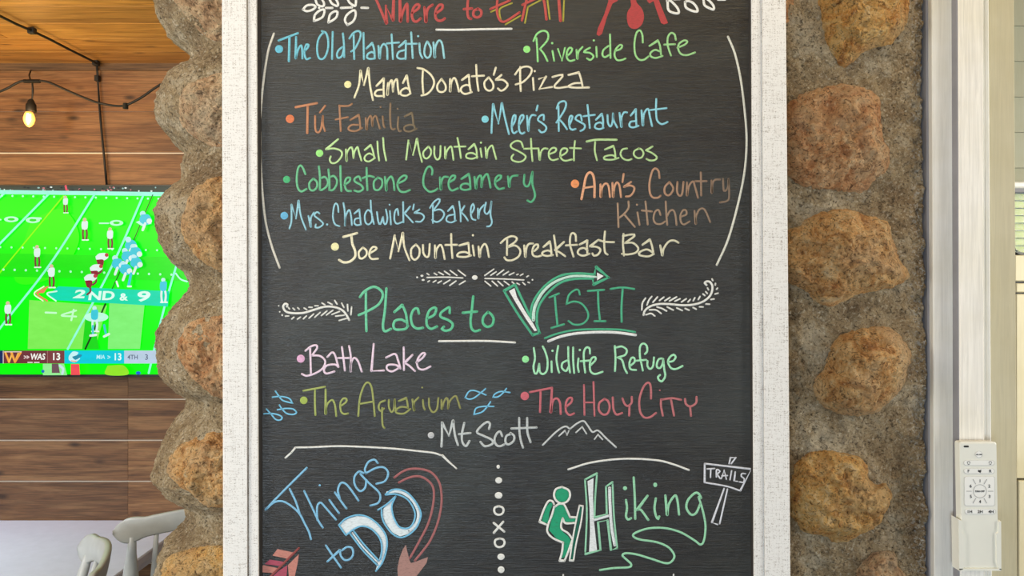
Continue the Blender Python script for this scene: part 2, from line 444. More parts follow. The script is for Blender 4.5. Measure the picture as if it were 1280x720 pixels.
for py in rows:
    z = EYE-(py-360)/1000*1.09
    z = min(max(z, 0.0), CEIL)
    Xc, Yc = centre(z)
    line = [Vector((Xc+0.03, Yc+0.30, z)), Vector((Xc-0.01, Yc+0.2, z))]
    for t in cols_t:
        n = Vector((-math.sin(t), -math.cos(t), 0)); p = Vector((Xc, Yc, z))+n*RC
        line.append(p+n*rough(p))
    X1 = 0.352
    for f in xs_flat:
        X = Xc+(X1-Xc)*f; line.append(Vector((X, flatfront(X, z), z)))
    nr = 88
    X2 = 0.555 + 0.0043*(py/720)
    for i in range(nr):
        X = X1+(X2-X1)*i/(nr-1); p = Vector((X, flatfront(X, z), z))
        e = max(0, (X-0.535)/0.03)
        if i == nr-1: p = p+Vector((0, 0.05, 0))
        line.append(p+Vector((0, -1, 0))*(rough(p)*(1+1.2*min(1, e))))
    line.append(Vector((X2, 1.42, z)))
    ncol = len(line); verts += line
faces = []
for i in range(len(rows)-1):
    for j in range(ncol-1):
        a = i*ncol+j; faces.append((a, a+ncol, a+ncol+1, a+1))
    faces.append((i*ncol+ncol-1, (i+1)*ncol+ncol-1, (i+1)*ncol, i*ncol))
pillar = obj('stone_column', verts, faces, M_MORTAR, smooth=True)
tag(pillar, 'rough mortared column of round orange stones behind the chalkboard', 'column', kind='structure')

def on_surface(px, py):
    """where the picture ray meets the column, and the outward normal"""
    a = (px-640)/1000; D = 1.07
    for _ in range(6):
        z = EYE-(py-360)/1000*D
        Xc, Yc = centre(z)
        if a*D < Xc:
            A = a*a+1; B = -2*(a*Xc+Yc); C = Xc*Xc+Yc*Yc-RC*RC
            disc = max(0, B*B-4*A*C); D2 = (-B-math.sqrt(disc))/(2*A)
        else:
            D2 = flatfront(a*D, z)
        D = D*0.3+D2*0.7
    p = P(px, py, D); Xc, Yc = centre(p.z)
    n = Vector((p.x-Xc, p.y-Yc, 0)).normalized() if p.x < Xc else Vector((0, -1, 0))
    return p, n
for si, (pts, m_, h) in enumerate(STONES):
    cx = sum(p[0] for p in pts)/len(pts); cy = sum(p[1] for p in pts)/len(pts)
    loop = [Vector((p[0], p[1], 0)) for p in pts]
    sm = crom([*loop, loop[0]], 5)[:-1]
    # resample to even steps
    NA = 120
    seg = []; tot = 0
    for i in range(len(sm)):
        l = (sm[(i+1) % len(sm)]-sm[i]).length; seg.append(l); tot += l
    ring = []; i = 0; acc = 0
    for k in range(NA):
        t = tot*k/NA
        while acc+seg[i] < t: acc += seg[i]; i += 1
        ring.append(sm[i].lerp(sm[(i+1) % len(sm)], (t-acc)/max(seg[i], 1e-6)))
    vs = []; fs = []; NR = 30
    off = Vector((si*3.1, 0, si*1.7))
    for k in range(NR+1):
        r = k/NR
        r = 1-(1-r)**1.25
        for q in ring:
            e = Vector((cx, cy, 0)).lerp(q, r*1.04)
            wob = 1+0.035*noise.noise(Vector((q.x*.09, q.y*.09, si)))+0.035*noise.noise(Vector((q.x*.3, q.y*.3, si+5)))
            ex = cx+(e.x-cx)*wob; ey = cy+(e.y-cy)*wob
            p, n = on_surface(ex, ey)
            dome = 1.3*h*max(0, 1-r**3.0)-(0.004 if r > 0.985 else 0)+(0.0015 if r < 0.985 else 0)
            fall = min(1, (1-r)*5+0.15)
            rid = noise.ridged_multi_fractal(p*30+off, 0.9, 2.1, 4, 1.0, 2.0)-1.1
            fn = noise.fractal(p*120+off, 0.7, 2.1, 3)
            big = noise.noise(p*16+off)
            vs.append(p+n*(dome+(0.0060*rid+0.0036*fn+0.008*big)*fall+0.001))
            if k == 0: break
        if k == 0: continue
        base = 1+(k-1)*NA
        for j in range(NA):
            j2 = (j+1) % NA
            if k == 1: fs.append((0, base+j2, base+j))
            else: fs.append((base-NA+j, base-NA+j2, base+j2, base+j))
    obj('stone', vs, fs, m_, pillar, smooth=True)

# ------------------------------------------------------------ door casing at the right
def strip(name, xa0, xa1, xb0, xb1, d, back, m, kind='structure', y0=-440, y1=1940, chamf=0.0012):
    """upright board: xa at picture row 0, xb at row 720"""
    q = []
    for py in (y0, y1):
        z = min(max(EYE-(py-360)/1000*d, 0.0), CEIL); py = 360-(z-EYE)*1000/d
        f = py/720
        l = P(xa0+(xb0-xa0)*f, py, d).x; r = P(xa1+(xb1-xa1)*f, py, d).x
        q.append((l, r, z))
    vs = []
    for l, r, z in q:
        vs += [(l, back, z), (l, d+chamf, z), (l+chamf, d, z), (r-chamf, d, z), (r, d+chamf, z), (r, back, z)]
    fs = [(i, i+1, i+7, i+6) for i in range(5)]+[(5, 0, 6, 11), (0, 1, 2, 3, 4, 5), (11, 10, 9, 8, 7, 6)]
    o = obj(name, vs, fs, m)
    if kind: o['kind'] = kind
    return o
strip('trim_2', 1157.5, 1166, 1161.5, 1169, 1.074, 1.40, M_GREY)
strip('trim_3', 1165, 1191, 1168, 1192.5, 1.064, 1.40, M_TRIM)
strip('trim_4', 1195.9, 1198.4, 1198.4, 1201, 1.0515, 1.40, M_GREY)  # grey strip added as the shaded side of the next board
strip('trim_5', 1197.5, 1230, 1200, 1231.5, 1.050, 1.40, M_TRIM_GRAIN, chamf=0.002)
strip('trim_6', 1229, 1233, 1231, 1236, 1.066, 1.40, M_TRIM, chamf=0.002)
strip('trim_7', 1232.5, 1237, 1236, 1241, 1.062, 1.40, M_TRIM, chamf=0.002)
strip('trim_8', 1236, 1268, 1239, 1272, 1.078, 1.42, M_JAMB_SHADE)

# what shows past the jamb: lapped siding, a white head rail, a shaded window and cream panels
wd = 1.75
rt = MB(); xw0 = P(1262, 0, wd).x
rt.box(xw0-0.15, xw0+1.0, wd+0.03, wd+0.10, 0, EYE-(240-360)/1000*0+0); 
rt = MB()
zt = P(0, 226, wd).z; zb = P(0, 318, wd).z
rt.box(xw0-0.10, xw0+1.2, wd+0.03, wd+0.10, 0, zb); rt.box(xw0-0.10, xw0+1.2, wd+0.03, wd+0.10, zt, CEIL)
rt.box(xw0-0.10, xw0+0.008, wd+0.03, wd+0.10, zb, zt); rt.box(xw0+0.62, xw0+1.2, wd+0.03, wd+0.10, zb, zt)
M_SIDING = painted('grey_green_siding', lin((158, 158, 138)), 0.05)
M_PANEL = painted('cream_panel', lin((232, 222, 190)), 0.05)
wr = tag(rt.build('wall_right', M_SIDING), kind='structure')
k = 0
for ya, yb in ((-420,-330),(-330,-240),(-240,-150),(-150,-62),(-62,-17),(-17,28),(28,73),(73,118),(118,163),(163,208),(208,226)):
    za = P(0, ya, wd).z; zb_ = P(0, yb, wd).z
    za = min(za, CEIL)
    if za-zb_ < 0.02: continue
    q = [(xw0-0.1, wd+0.026, za), (xw0-0.1, wd+0.0225, zb_+0.0004), (xw0-0.1, wd+0.03, zb_+0.0004)]
    vs = q+[(xw0+1.2, b_, c_) for _, b_, c_ in q]
    obj('siding_board', vs, [(0,1,4,3),(1,2,5,4),(2,0,3,5),(0,2,1),(3,4,5)], M_SIDING, wr)
for ya, yb in ((318,352),(353.5,366),(367,600),(601.5,900),(902,1280)):
    za = P(0, ya, wd).z; zb_ = max(0.0, P(0, yb, wd).z)
    plank('panel', P(1271.5 if ya < 350 else (1273.0 if ya < 400 else (1274.0 if ya < 600 else 1276.0)), 0, wd).x, xw0+1.2, wd+0.008, wd+0.029, zb_+0.001, za-0.001, M_PANEL, wr, 0.002)
mb = MB(); mb.box(xw0-0.05, xw0+0.05, wd+0.0285, wd+0.0295, 0, P(0, 318, wd).z); mb.build('dark_gap_strip', M_BLACK, wr)  # black strip added for the shade in the gap beside the panels
wn = tag(empty('window_1', (xw0+0.3, wd, (zt+zb)/2)), kind='structure')
zs1 = P(0, 240, wd).z; zs0 = P(0, 316, wd).z
mb = MB(); mb.box(xw0+0.006, xw0+0.62, wd+0.0, wd+0.03, P(0, 235, wd).z, P(0, 227, wd).z, 0.003); mb.build('head_rail', M_TRIM, wn)
mb = MB(); mb.box(xw0+0.000, xw0+0.62, wd+0.004, wd+0.012, zs1, P(0, 235, wd).z); mb.build('upper_rail', M_GREY, wn)
# black gasket with round corners
mb = MB(); o_ = []; i_ = []
def rr(x0, x1, z0, z1, r, n=6):
    out = []
    for cx, cz, a0 in ((x1-r, z1-r, 0), (x0+r, z1-r, 90), (x0+r, z0+r, 180), (x1-r, z0+r, 270)):
        for k in range(n+1):
            a = R(a0+90*k/n); out.append((cx+r*math.cos(a), cz+r*math.sin(a)))
    return out
gx = P(1269.2, 0, wd).x; zt2 = zs1+0.012
A = rr(gx, xw0+0.62, zs0-0.004, zt2+0.002, 0.026); B_ = rr(gx+0.0035, xw0+0.614, zs0+0.001, zt2-0.003, 0.024)
n = len(A); vs = [(x, wd+0.013, z) for x, z in A]+[(x, wd+0.013, z) for x, z in B_]+[(x, wd+0.03, z) for x, z in A]+[(x, wd+0.03, z) for x, z in B_]
fs = []
for k in range(n):
    k2 = (k+1) % n
    fs += [(k, k2, n+k2, n+k), (k, 2*n+k, 2*n+k2, k2), (n+k, n+k2, 3*n+k2, 3*n+k)]
obj('gasket', vs, fs, M_BLACK, wn)
M_BLIND = plain('pale_blind', lin((250, 252, 214)), 0.6)
mb = MB()
nsl = 8
for k in range(nsl):
    za = zs1-(zs1-zs0)*k/nsl; zb_ = zs1-(zs1-zs0)*(k+1)/nsl
    s_ = MB(); s_.add([(xw0+0.010, wd+0.034, za), (xw0+0.615, wd+0.034, za), (xw0+0.615, wd+0.016, zb_+0.0015), (xw0+0.010, wd+0.016, zb_+0.0015),
                     (xw0+0.010, wd+0.0355, za), (xw0+0.615, wd+0.0355, za), (xw0+0.615, wd+0.0175, zb_+0.0005), (xw0+0.010, wd+0.0175, zb_+0.0005)],
                    [(0,1,2,3),(7,6,5,4),(0,4,5,1),(2,6,7,3),(0,3,7,4),(1,5,6,2)])
    s_.build('slat', M_BLIND, wn)
m, nt, b = newmat('window_glass'); M_GLASS = m
b.inputs['Base Color'].default_value = (0.95, 1, 0.95, 1); b.inputs['Roughness'].default_value = 0.03
b.inputs['Transmission Weight'].default_value = 1.0; b.inputs['IOR'].default_value = 1.1
mb = MB(); mb.box(xw0+0.012, xw0+0.614, wd+0.008, wd+0.010, zs0+0.002, zs1-0.002); mb.build('pane', M_GLASS, wn)
area('slat_fill_light', (1.9, 0.9, 1.9), (1.12, 1.75, 1.7), 0.5, 0.5, 9, (1.0, 1.0, 0.86))  # unseen fill lamp added to brighten the window slats

# ============================================================ the chalkboard
board = tag(empty('chalkboard', P(633, 360, 1.01)), 'tall dark chalkboard sign with coloured hand lettering in a whitewashed wood frame', 'sign')
FY = 0.992                         # frame face; the writing surface is at 1.0
def stile(name, prof, y0=-205, y1=1085):
    """prof: list of (px at row 0, px at row 720, distance) across the board's face"""
    vs = []; n = len(prof)
    for py in (y0, y1):
        for a, b_, d in prof:
            px = a+(b_-a)*py/720
            z = EYE-(py-360)/1000
            vs.append((P(px, py, min(d, 0.9945)).x, d, z))
    fs = [(i, i+1, n+i+1, n+i) for i in range(n-1)]+[(n-1, 0, n, 2*n-1), tuple(range(n)), tuple(range(2*n-1, n-1, -1))]
    return obj(name, vs, fs, M_FRAME, board)
b_ = 1.030
stile('frame_stile', [(277.5,279,b_),(277.5,279,.993),(278.5,280,FY-.001),(307.6,308.7,FY-.001),(308.2,309.3,FY+.005),(309.6,310.7,FY+.005),(310.2,311.3,FY+.0012),(320.3,322.8,FY+.0015),(321,323.5,FY+.0028),(321.3,323.8,b_)])
stile('frame_stile', [(939.3,942.4,b_),(939.3,942.4,FY+.0028),(940,943,FY+.0015),(950.2,953.6,FY+.0015),(950.8,954.2,FY+.005),(952.6,955.8,FY+.005),(953.4,956.6,FY-.001),(981.2,987.0,FY-.001),(982.2,988,.993),(982.2,988,b_)])
stile('frame_gap_strip', [(321.0,323.4,b_),(321.0,323.4,FY+.004),(324.4,326.4,FY+.007),(324.4,326.4,b_)]).data.materials[0] = M_FRAME_GAP  # dark strips added in place of the shaded gap along the board
stile('frame_gap_strip', [(937.4,940.6,b_),(937.4,940.6,FY+.007),(939.6,942.7,FY+.004),(939.6,942.7,b_)]).data.materials[0] = M_FRAME_GAP
for ya, yb in ((-245, -203), (1083, 1125)):
    mb = MB(); q = P(277, ya, 1); q2 = P(990, yb, 1)
    mb.box(q.x, q2.x, FY-.001, b_, q2.z, q.z, 0.001); mb.build('frame_rail', M_FRAME, board)
bp = MB(); q = P(320, -205, 1); q2 = P(945, 1085, 1)
bp.box(q.x, q2.x, 1.0, 1.02, q2.z, q.z); bp.build('writing_panel', M_BOARD, board)
# battens that hold the sign off the stones
for ya in (-120, 960):
    mb = MB(); q = P(420, ya, 1); q2 = P(840, ya+50, 1); mb.box(q.x, q2.x, 1.02, 1.075, q2.z, q.z); mb.build('hanging_batten', M_FRAME, board)

LIFT = [0.0]
class Ink:
    def __init__(s, depth=1.0, th=0.00035):
        s.v = []; s.f = []; s.c = []; s.d = depth; s.th = th; s.k = 0
    def w(s, p, h):
        q = P(p[0], p[1], s.d); q.y = s.d-h*1.0; return q
    def col(s, c0, c1, x, xr):
        if c1 is None: return lin(c0)
        t = min(1, max(0, (x-xr[0])/max(1, xr[1]-xr[0])))
        return lin(tuple(a+(b2-a)*t for a, b2 in zip(c0, c1)))
    def stroke(s, pts, wa, wb, colf, curve=True):
        """pts in picture pixels; wa, wb widths in picture pixels at both ends"""
        runs = [[]]
        for p, corner in pts:
            runs[-1].append(Vector((p[0], p[1], 0)))
            if corner: runs.append([Vector((p[0], p[1], 0))])
        line = []
        for r_ in runs:
            if len(r_) < 2: continue
            c = crom(r_, 1.3) if curve else r_
            if line: c = c[1:]
            line += c
        clean = [line[0]]
        for q in line[1:]:
            if (q-clean[-1]).length > 0.25: clean.append(q)
        if len(clean) < 2: clean.append(clean[0]+Vector((0.4, 0, 0)))
        line = clean; n = len(line)
        s.k = (s.k+1) % 12
        h0 = 0.00012+s.k*0.000012+LIFT[0]; h1 = h0+s.th
        base = len(s.v)
        for i, p in enumerate(line):
            d = line[min(i+1, n-1)]-line[max(i-1, 0)]
            if d.length < 1e-6: d = Vector((1, 0, 0))
            d.normalize(); nn = Vector((-d.y, d.x, 0))
            if 0 < i < n-1:
                d1 = (line[i]-line[i-1]).normalized(); d2 = (line[i+1]-line[i]).normalized()
                cs = d1.dot(d2)
                mit = 1/max(0.72, math.sqrt(max(0, (1+cs)/2)))
            else: mit = 1
            f = i/(n-1); hw = (wa+(wb-wa)*f)/2*mit*(1+0.07*noise.noise(Vector((p.x*.25, p.y*.25, 1))))
            for sgn, h in ((-1, h0), (-.55, h1), (.55, h1), (1, h0)):
                s.v.append(s.w(p+nn*hw*sgn, h)); s.c.append(colf(p.x))
        for i in range(n-1):
            a = base+i*4
            for j in range(3): s.f.append((a+j, a+j+1, a+j+5, a+j+4))
        for e, sg in ((0, -1), (n-1, 1)):              # round ends
            p = line[e]; d = (line[min(e+1, n-1)]-line[max(e-1, 0)]).normalized()*sg
            hw = (wa if e == 0 else wb)/2
            s.disc(p, hw, colf, h0, h1, start=math.atan2(d.y, d.x))
        # small discs on sharp turns keep the ink whole
        for p, corner in pts:
            if corner: s.disc(Vector((p[0], p[1], 0)), (wa+wb)/4, colf, h0, h1)
    def disc(s, p, r, colf, h0=None, h1=None, start=0, ry=None):
        if h0 is None:
            s.k = (s.k+1) % 12; h0 = 0.00012+s.k*0.000012+LIFT[0]; h1 = h0+s.th
        n = 12 if r < 3 else 20; base = len(s.v); ry = ry or r
        s.v.append(s.w(p, h1)); s.c.append(colf(p[0]))
        for rr_, h in ((.6, h1), (1, h0)):
            for k in range(n):
                a = start+2*math.pi*k/n
                s.v.append(s.w((p[0]+r*rr_*math.cos(a), p[1]+ry*rr_*math.sin(a)), h)); s.c.append(colf(p[0]))
        for k in range(n):
            k2 = (k+1) % n
            s.f.append((base, base+1+k, base+1+k2)); s.f.append((base+1+k, base+1+n+k, base+1+n+k2, base+1+k2))
    def fill(s, pts, colf, smooth=True):
        loop = [Vector((p[0], p[1], 0)) for p, _ in pts]
        if smooth: loop = crom([*loop, loop[0]], 2.0)[:-1]
        from mathutils.geometry import tessellate_polygon
        s.k = (s.k+1) % 12; h = 0.0002+s.k*0.000012+LIFT[0]
        base = len(s.v)
        for p in loop: s.v.append(s.w(p, h)); s.c.append(colf(p.x))
        for t in tessellate_polygon([loop]): s.f.append(tuple(base+i for i in t))
    def build(s, name, m, parent, label=None):
        # face the eye
        fs = []
        for f in s.f:
            a, b2, c = (s.v[f[0]], s.v[f[1]], s.v[f[2]])
            nrm = (b2-a).cross(c-a)
            fs.append(tuple(reversed(f)) if nrm.y > 0 else f)
        o = obj(name, s.v, fs, m, parent, colors=s.c)
        if label: o['label'] = label
        return o

def parse(t, ox, oy, sc):
    out = []
    for tok in t.split():
        k = tok.endswith('!')
        a, b2 = tok.rstrip('!').split(',')
        out.append(((ox+float(a)/sc, oy+float(b2)/sc), k))
    return out

def ink(name, segs, c0, c1=None, w=20, label=None, parent=None, depth=1.0, m=None, lift=0.0, th=0.00035, words=0):
    """segs: (ox, oy, scale, 'stroke | stroke'); a stroke starting with
    * is a dot 'x,y r', # a filled shape, - straight lines; @w sets its width"""
    if words:                        # every word is a part of its own
        sts = []
        for ox, oy, sc, txt in segs:
            for st in txt.split('|'):
                x_ = [ox+float(t.lstrip('*#-').split(',')[0])/sc for t in st.split('@')[0].split() if ',' in t]
                if x_: sts.append((min(x_), max(x_), (ox, oy, sc, st)))
        sts.sort(key=lambda q: q[0]); groups = [[sts[0]]]; right = sts[0][1]
        for q in sts[1:]:
            if q[0]-right > words: groups.append([])
            groups[-1].append(q); right = max(right, q[1])
        lo, hi = sts[0][0], right; o = None
        for gr in groups:
            a_, b2 = min(q[0] for q in gr), max(q[1] for q in gr)
            f = lambda x: tuple(p+(q-p)*(x-lo)/(hi-lo) for p, q in zip(c0, c1 or c0))
            ink(name, [q[2] for q in gr], f(a_), f(b2) if c1 else None, w, label, parent, depth, m, lift, th)
        return
    g = Ink(depth, th); LIFT[0] = lift
    xs = []
    for ox, oy, sc, txt in segs:
        for tok in txt.replace('|', ' ').split():
            if ',' in tok:
                xs.append(ox+float(tok.split(',')[0].strip('*#-') if tok[0] in '*#' else tok.split(',')[0])/sc)
    xr = (min(xs), max(xs))
    colf = lambda x: g.col(c0, c1, x, xr)
    for ox, oy, sc, txt in segs:
        for st in txt.split('|'):
            st = st.strip()
            if not st: continue
            ww = w
            if '@' in st:
                st, wt = st.split('@'); ww = wt.strip()
            if isinstance(ww, str) and '>' in ww: wa, wb = (float(q)/sc for q in ww.split('>'))
            else: wa = wb = float(ww)/sc
            if st[0] == '*':
                a = st[1:].split(); q = parse(a[0], ox, oy, sc)[0][0]
                g.disc(q, float(a[1])/sc, colf, ry=(float(a[2])/sc if len(a) > 2 else None))
            elif st[0] == '#':
                sm = st[1] != '-'
                g.fill(parse(st[1:].lstrip('-'), ox, oy, sc), colf, smooth=sm)
            else:
                g.stroke(parse(st.lstrip('~'), ox, oy, sc), wa, wb, colf, curve=not st.startswith('~'))
    LIFT[0] = 0.0
    return g.build(name, m or M_INK, parent or board, label)

SKY = (126, 205, 224); SKY2 = (160, 218, 228)
CREAM = (250, 243, 205); WHITE = (240, 240, 234)
def bullet(ox, oy, x, y, r, c): ink('bullet_dot', [(ox, oy, 8, '*%d,%d %d' % (x, y, r))], c)

# heading
ink('heading_lettering', [(460, 0, 8, '20,-120 78,-14 185,235! 180,60! 250,205! 262,-140 | 316,-150 325,215! 350,120 390,40 397,120 398,215 | 440,130 500,90 515,55 490,45 455,80 440,150 455,205 490,215 525,185 | 565,75 580,220! 590,120 610,75 645,50 | 680,135 740,90 745,52 712,52 680,100 675,170 700,205 740,205 768,185 | 1004,-90 995,100 1005,175 1030,188 | 960,92 1040,85 | 1095,90 1060,110 1056,155 1090,175 1128,155 1132,110 1100,88')], (192, 88, 86), w=26, words=7.0, label='red painted heading words')
ink('heading_shadow', [(590, 0, 8, '190,120 240,97 | 400,32 290,80 275,130 290,205 | 335,245 485,158 | 530,230 560,70! 690,0 | 752,-15 778,190 | 922,-20 912,210')], (172, 164, 72), w=17, label='olive yellow shading line of the heading')
ink('heading_lettering', [(590, 0, 8, '185,92 380,5 | 430,-190 330,-215 270,-130 250,60 258,160 295,215 350,208 475,125 | 500,205 548,-10 605,-215 | 505,50 690,-35 | 605,-215 712,-15 745,195 @26 | 868,-205 868,-20 885,208 @30 | 765,-200 1000,-222')], (194, 88, 82), w=24, lift=0.0004)
ink('underline', [(460, 0, 8, '685,297 900,298 1150,292 1435,288 @21')], WHITE)
ink('leaf_sprig', [(370, 0, 8, '70,95 110,55 170,50 195,70 165,98 110,112 70,95 | 180,210 190,150 240,105 285,100 270,165 225,195 180,210 | 325,225 340,150 385,115 415,120 405,170 365,205 325,225 | 515,250 490,205 510,150 570,105 595,115 595,165 570,215 515,250 | 330,-20 360,35 410,60 422,40 405,0 385,-20 | 510,-20 540,30 590,60 600,30 600,-20 | 190,-20 215,45 268,65 282,40 265,0 240,-30 | *232,80 12 | 300,80 365,80 | 450,80 560,75 | 655,78 720,80')], WHITE, w=23)
ink('leaf_sprig', [(800, 0, 8, '275,10 285,100 340,130 385,130 380,90 340,40 300,5 270,10 | 450,20 460,75 520,108 570,115 570,80 530,30 480,10 450,20 | 635,-5 645,50 690,80 735,95 735,60 700,15 670,-10 | 780,-4 850,-4 | 340,-8 400,-10')], WHITE, w=24)
for nm, t in (('drawn_fork', '#-205,-200 150,-20 165,10 120,150 60,280 45,345 70,360 100,340 150,170 205,35 255,10 265,-20 300,-190 270,-170 262,-90 245,-90 250,-200'),
              ('drawn_spoon', '#395,-260 385,-20 390,60 355,120 350,200 375,270 435,290 495,250 520,170 500,90 450,30 440,-20 430,-260'),
              ('drawn_knife', '#-480,-250 550,-20 550,10 575,35 615,10 640,90 690,230 720,245 760,230 690,60 660,-20 560,-230')):
    ink(nm, [(740, 0, 8, t)], (184, 76, 76), label='red painted shape')
ink('side_arc', [(0, 0, 1, '342.5,42 335,65 328.7,107 325.2,150 325.5,170 326,210 331,270 339,305 349.5,334.5')], (222, 218, 205), w=2.7)
ink('side_arc', [(0, 0, 1, '910,46 918.7,67.5 926,100 931,140 933.3,175 931,212 923.7,250 910.5,298 896,331')], (225, 225, 212), w=2.7)

# places to eat
bullet(330, 30, 151, 251, 40, (110, 195, 220))
ink('chalk_lettering', [(330, 30, 8, '148,165 340,92 @22 | 256,125 250,370 @24 | 322,130 318,345! 345,250 372,215 383,260 385,345 | 410,270 440,235 446,210 425,205 408,250 408,310 425,352 462,340 | 578,72 620,90 642,160 640,250 610,330 575,352 545,330 532,260 540,170 570,110 600,85 | 688,80 681,350 | 790,95 800,200 803,330 | 785,230 745,265 730,310 745,340 780,320 800,250 | 855,145 890,95 940,70 968,95 955,160 910,245 873,275 | 897,100 903,350 | 996,90 1000,350 | 1025,245 1085,190! 1103,260 1108,345 | 1105,345 1060,350 1032,335 1040,300 1080,280 1102,295'),
   (460, 0, 8, '105,460 118,585! 130,480 160,440 190,480 195,590 | 237,345 250,590 | 190,435 310,425 | 310,470 380,410! 378,500 376,590 | 376,585 320,588 292,565 310,520 375,500 | 432,325 448,580 | 395,440 488,437 | 515,435 522,530 545,580 | *502,362 11 | 592,415 570,470 565,540 590,578 620,560 630,490 600,420 | 655,425 670,575! 675,470 710,405 742,440 762,580')], (120, 200, 220), (160, 218, 228), w=20, words=6.0, label='sky blue hand lettering')
bullet(590, 0, 548, 493, 36, (160, 240, 140))
ink('chalk_lettering', [(590, 0, 8, '615,410 650,340 710,308 757,330 755,400 680,490! 720,540 755,610 | 645,380 652,480 658,615 | 805,510 822,608 | *802,432 12 | 860,490 900,605! 930,480 | 950,560 985,530 1002,490 975,478 950,520 950,580 980,610 1025,600 | 1045,500 1055,590! 1065,520 1105,470 | 1180,478 1140,500 1122,522 1180,530 1215,565 1185,600 1150,585 | 1243,470 1248,570 | *1218,405 11'),
   (740, 0, 8, '180,345 183,480 185,580 | 165,460 115,500 105,550 130,572 170,550 | 230,510 285,490 302,460 280,450 240,490 225,550 250,600 300,600 335,585 | 508,425 503,350 480,305 445,330 425,430 432,540 470,595 520,597 565,565 | 575,460 660,405! 680,460 690,545 | 705,560 640,580 590,565 585,530 630,500 680,515 | 838,398 825,345 790,330 760,370 755,440 770,500 790,555 | 722,447 830,443 | 855,478 930,445 952,415 920,405 870,440 862,490 890,540 950,552 1030,525')], (158, 232, 150), (165, 215, 150), w=19, words=6.0, label='light green hand lettering')
bullet(430, 70, 38, 285, 36, (250, 243, 180))
ink('chalk_lettering', [(430, 70, 8, '105,415 150,290 165,145! 200,290! 245,120! 262,300 290,440 | 325,300 400,225! 397,320 400,410 | 395,400 330,400 308,380 330,345 390,335 | 440,270 435,390! 450,290 480,245 490,355! 500,270 530,235 540,320 550,380 | 590,270 630,195! 645,290 665,375 | 665,375 620,398 570,385 575,345 620,320 650,335 | 735,120 800,135 870,190 902,260 880,330 830,380 775,395 | 790,145 785,250 793,370 | 975,230 935,290 940,345 980,362 1015,340 1015,290 980,235 | 1062,230 1062,355! 1075,260 1105,220 1130,270 1150,355 | 1180,240 1250,190! 1255,280 1268,355 | 1278,362 1210,380 1170,350 1180,310 1225,290 1260,300'),
   (580, 70, 8, '122,90 130,230 145,348 | 80,203 200,197 | 245,215 205,265 215,325 255,348 290,325 290,275 250,215 | 318,118 298,188 | 375,190 320,240! 390,240 437,285 410,330 370,348 340,325 | 512,185 560,125 630,105 677,130 660,190 590,260 518,285 | 562,110 562,230 568,350 | 690,220 698,340 | *708,152 11 | 750,230 820,205! 755,330! 880,310 | 885,210 965,190 985,205 905,300 940,320 1035,308 | 1045,190 1150,165! 1170,230 1185,300 | 1250,315 1120,318 1045,305 1100,275 1170,270')], CREAM, (240, 232, 205), w=20, words=6.0, label='cream hand lettering')
bullet(330, 120, 260, 229, 42, (232, 134, 92))
ink('chalk_lettering', [(330, 120, 8, '318,112 530,72 @23 | 438,100 433,370 @24 | 512,200 515,330 540,365 570,330 590,200! 590,280 610,350 | 612,98 560,165 | 755,95 760,200 768,350 | 755,100 840,100 880,80 | 718,235 840,212 | 865,240 950,190! 960,260 965,330 | 980,320 920,350 860,345 845,320 880,290 950,290 | 1018,220 1028,335! 1040,240 1070,200 1085,300! 1090,230 1120,200 1140,260 1160,325'),
   (430, 120, 8, '388,205 395,290 408,315 | *367,112 10 | 465,75 462,200 470,310 490,335 510,328 | 545,212 538,300 550,350 570,350 | *537,128 10 | 608,205 680,170! 690,230 695,290 | 728,328 660,355 610,345 605,310 650,290 700,295 710,330')], (214, 146, 108), (128, 116, 95), w=19, words=6.0, label='orange lettering fading to grey brown')
bullet(590, 110, 131, 312, 36, (140, 220, 235))
ink('chalk_lettering', [(590, 110, 8, '195,450 200,330 210,160! 265,355! 300,150! 330,300 370,460 | 400,385 430,330 436,275 415,280 400,340 400,420 420,452 450,435 | 470,370 515,300 510,270 485,285 470,350 475,430 500,457 525,445 | 550,280 565,430! 575,320 600,272 635,275 | 657,175 645,225 | 718,318 716,270 680,280 660,320 700,350 742,390 732,430 695,445 670,420 | 848,205 870,150 920,132 942,160 920,230 845,345 | 865,180 868,430 | 880,320 915,360 950,412 | 975,370 1000,310 1005,285 985,280 970,330 980,400 1005,418 1035,410 | 1098,325 1087,275 1055,275 1035,310 1080,340 1127,370 1120,410 1085,430 | 1155,170 1168,290 1178,400 | 1115,283 1228,268'),
   (720, 110, 8, '200,318 260,258! 270,320 270,395 | 275,400 230,412 190,395 200,360 240,345 270,360 | 315,270 320,350 345,385 365,340 370,255! 375,320 412,395 | 435,250 455,390! 455,300 480,245 510,245 | 548,275 600,212! 600,300 605,375 | 625,378 570,395 535,380 545,340 600,330 | 655,225 670,375! 680,260 720,210 740,290 760,380 | 803,110 800,220 810,320 850,360 885,355 915,340 | 745,220 905,202')], (150, 216, 232), w=19, words=6.0, label='sky blue hand lettering')
bullet(390, 160, 76, 252, 37, (165, 240, 140))
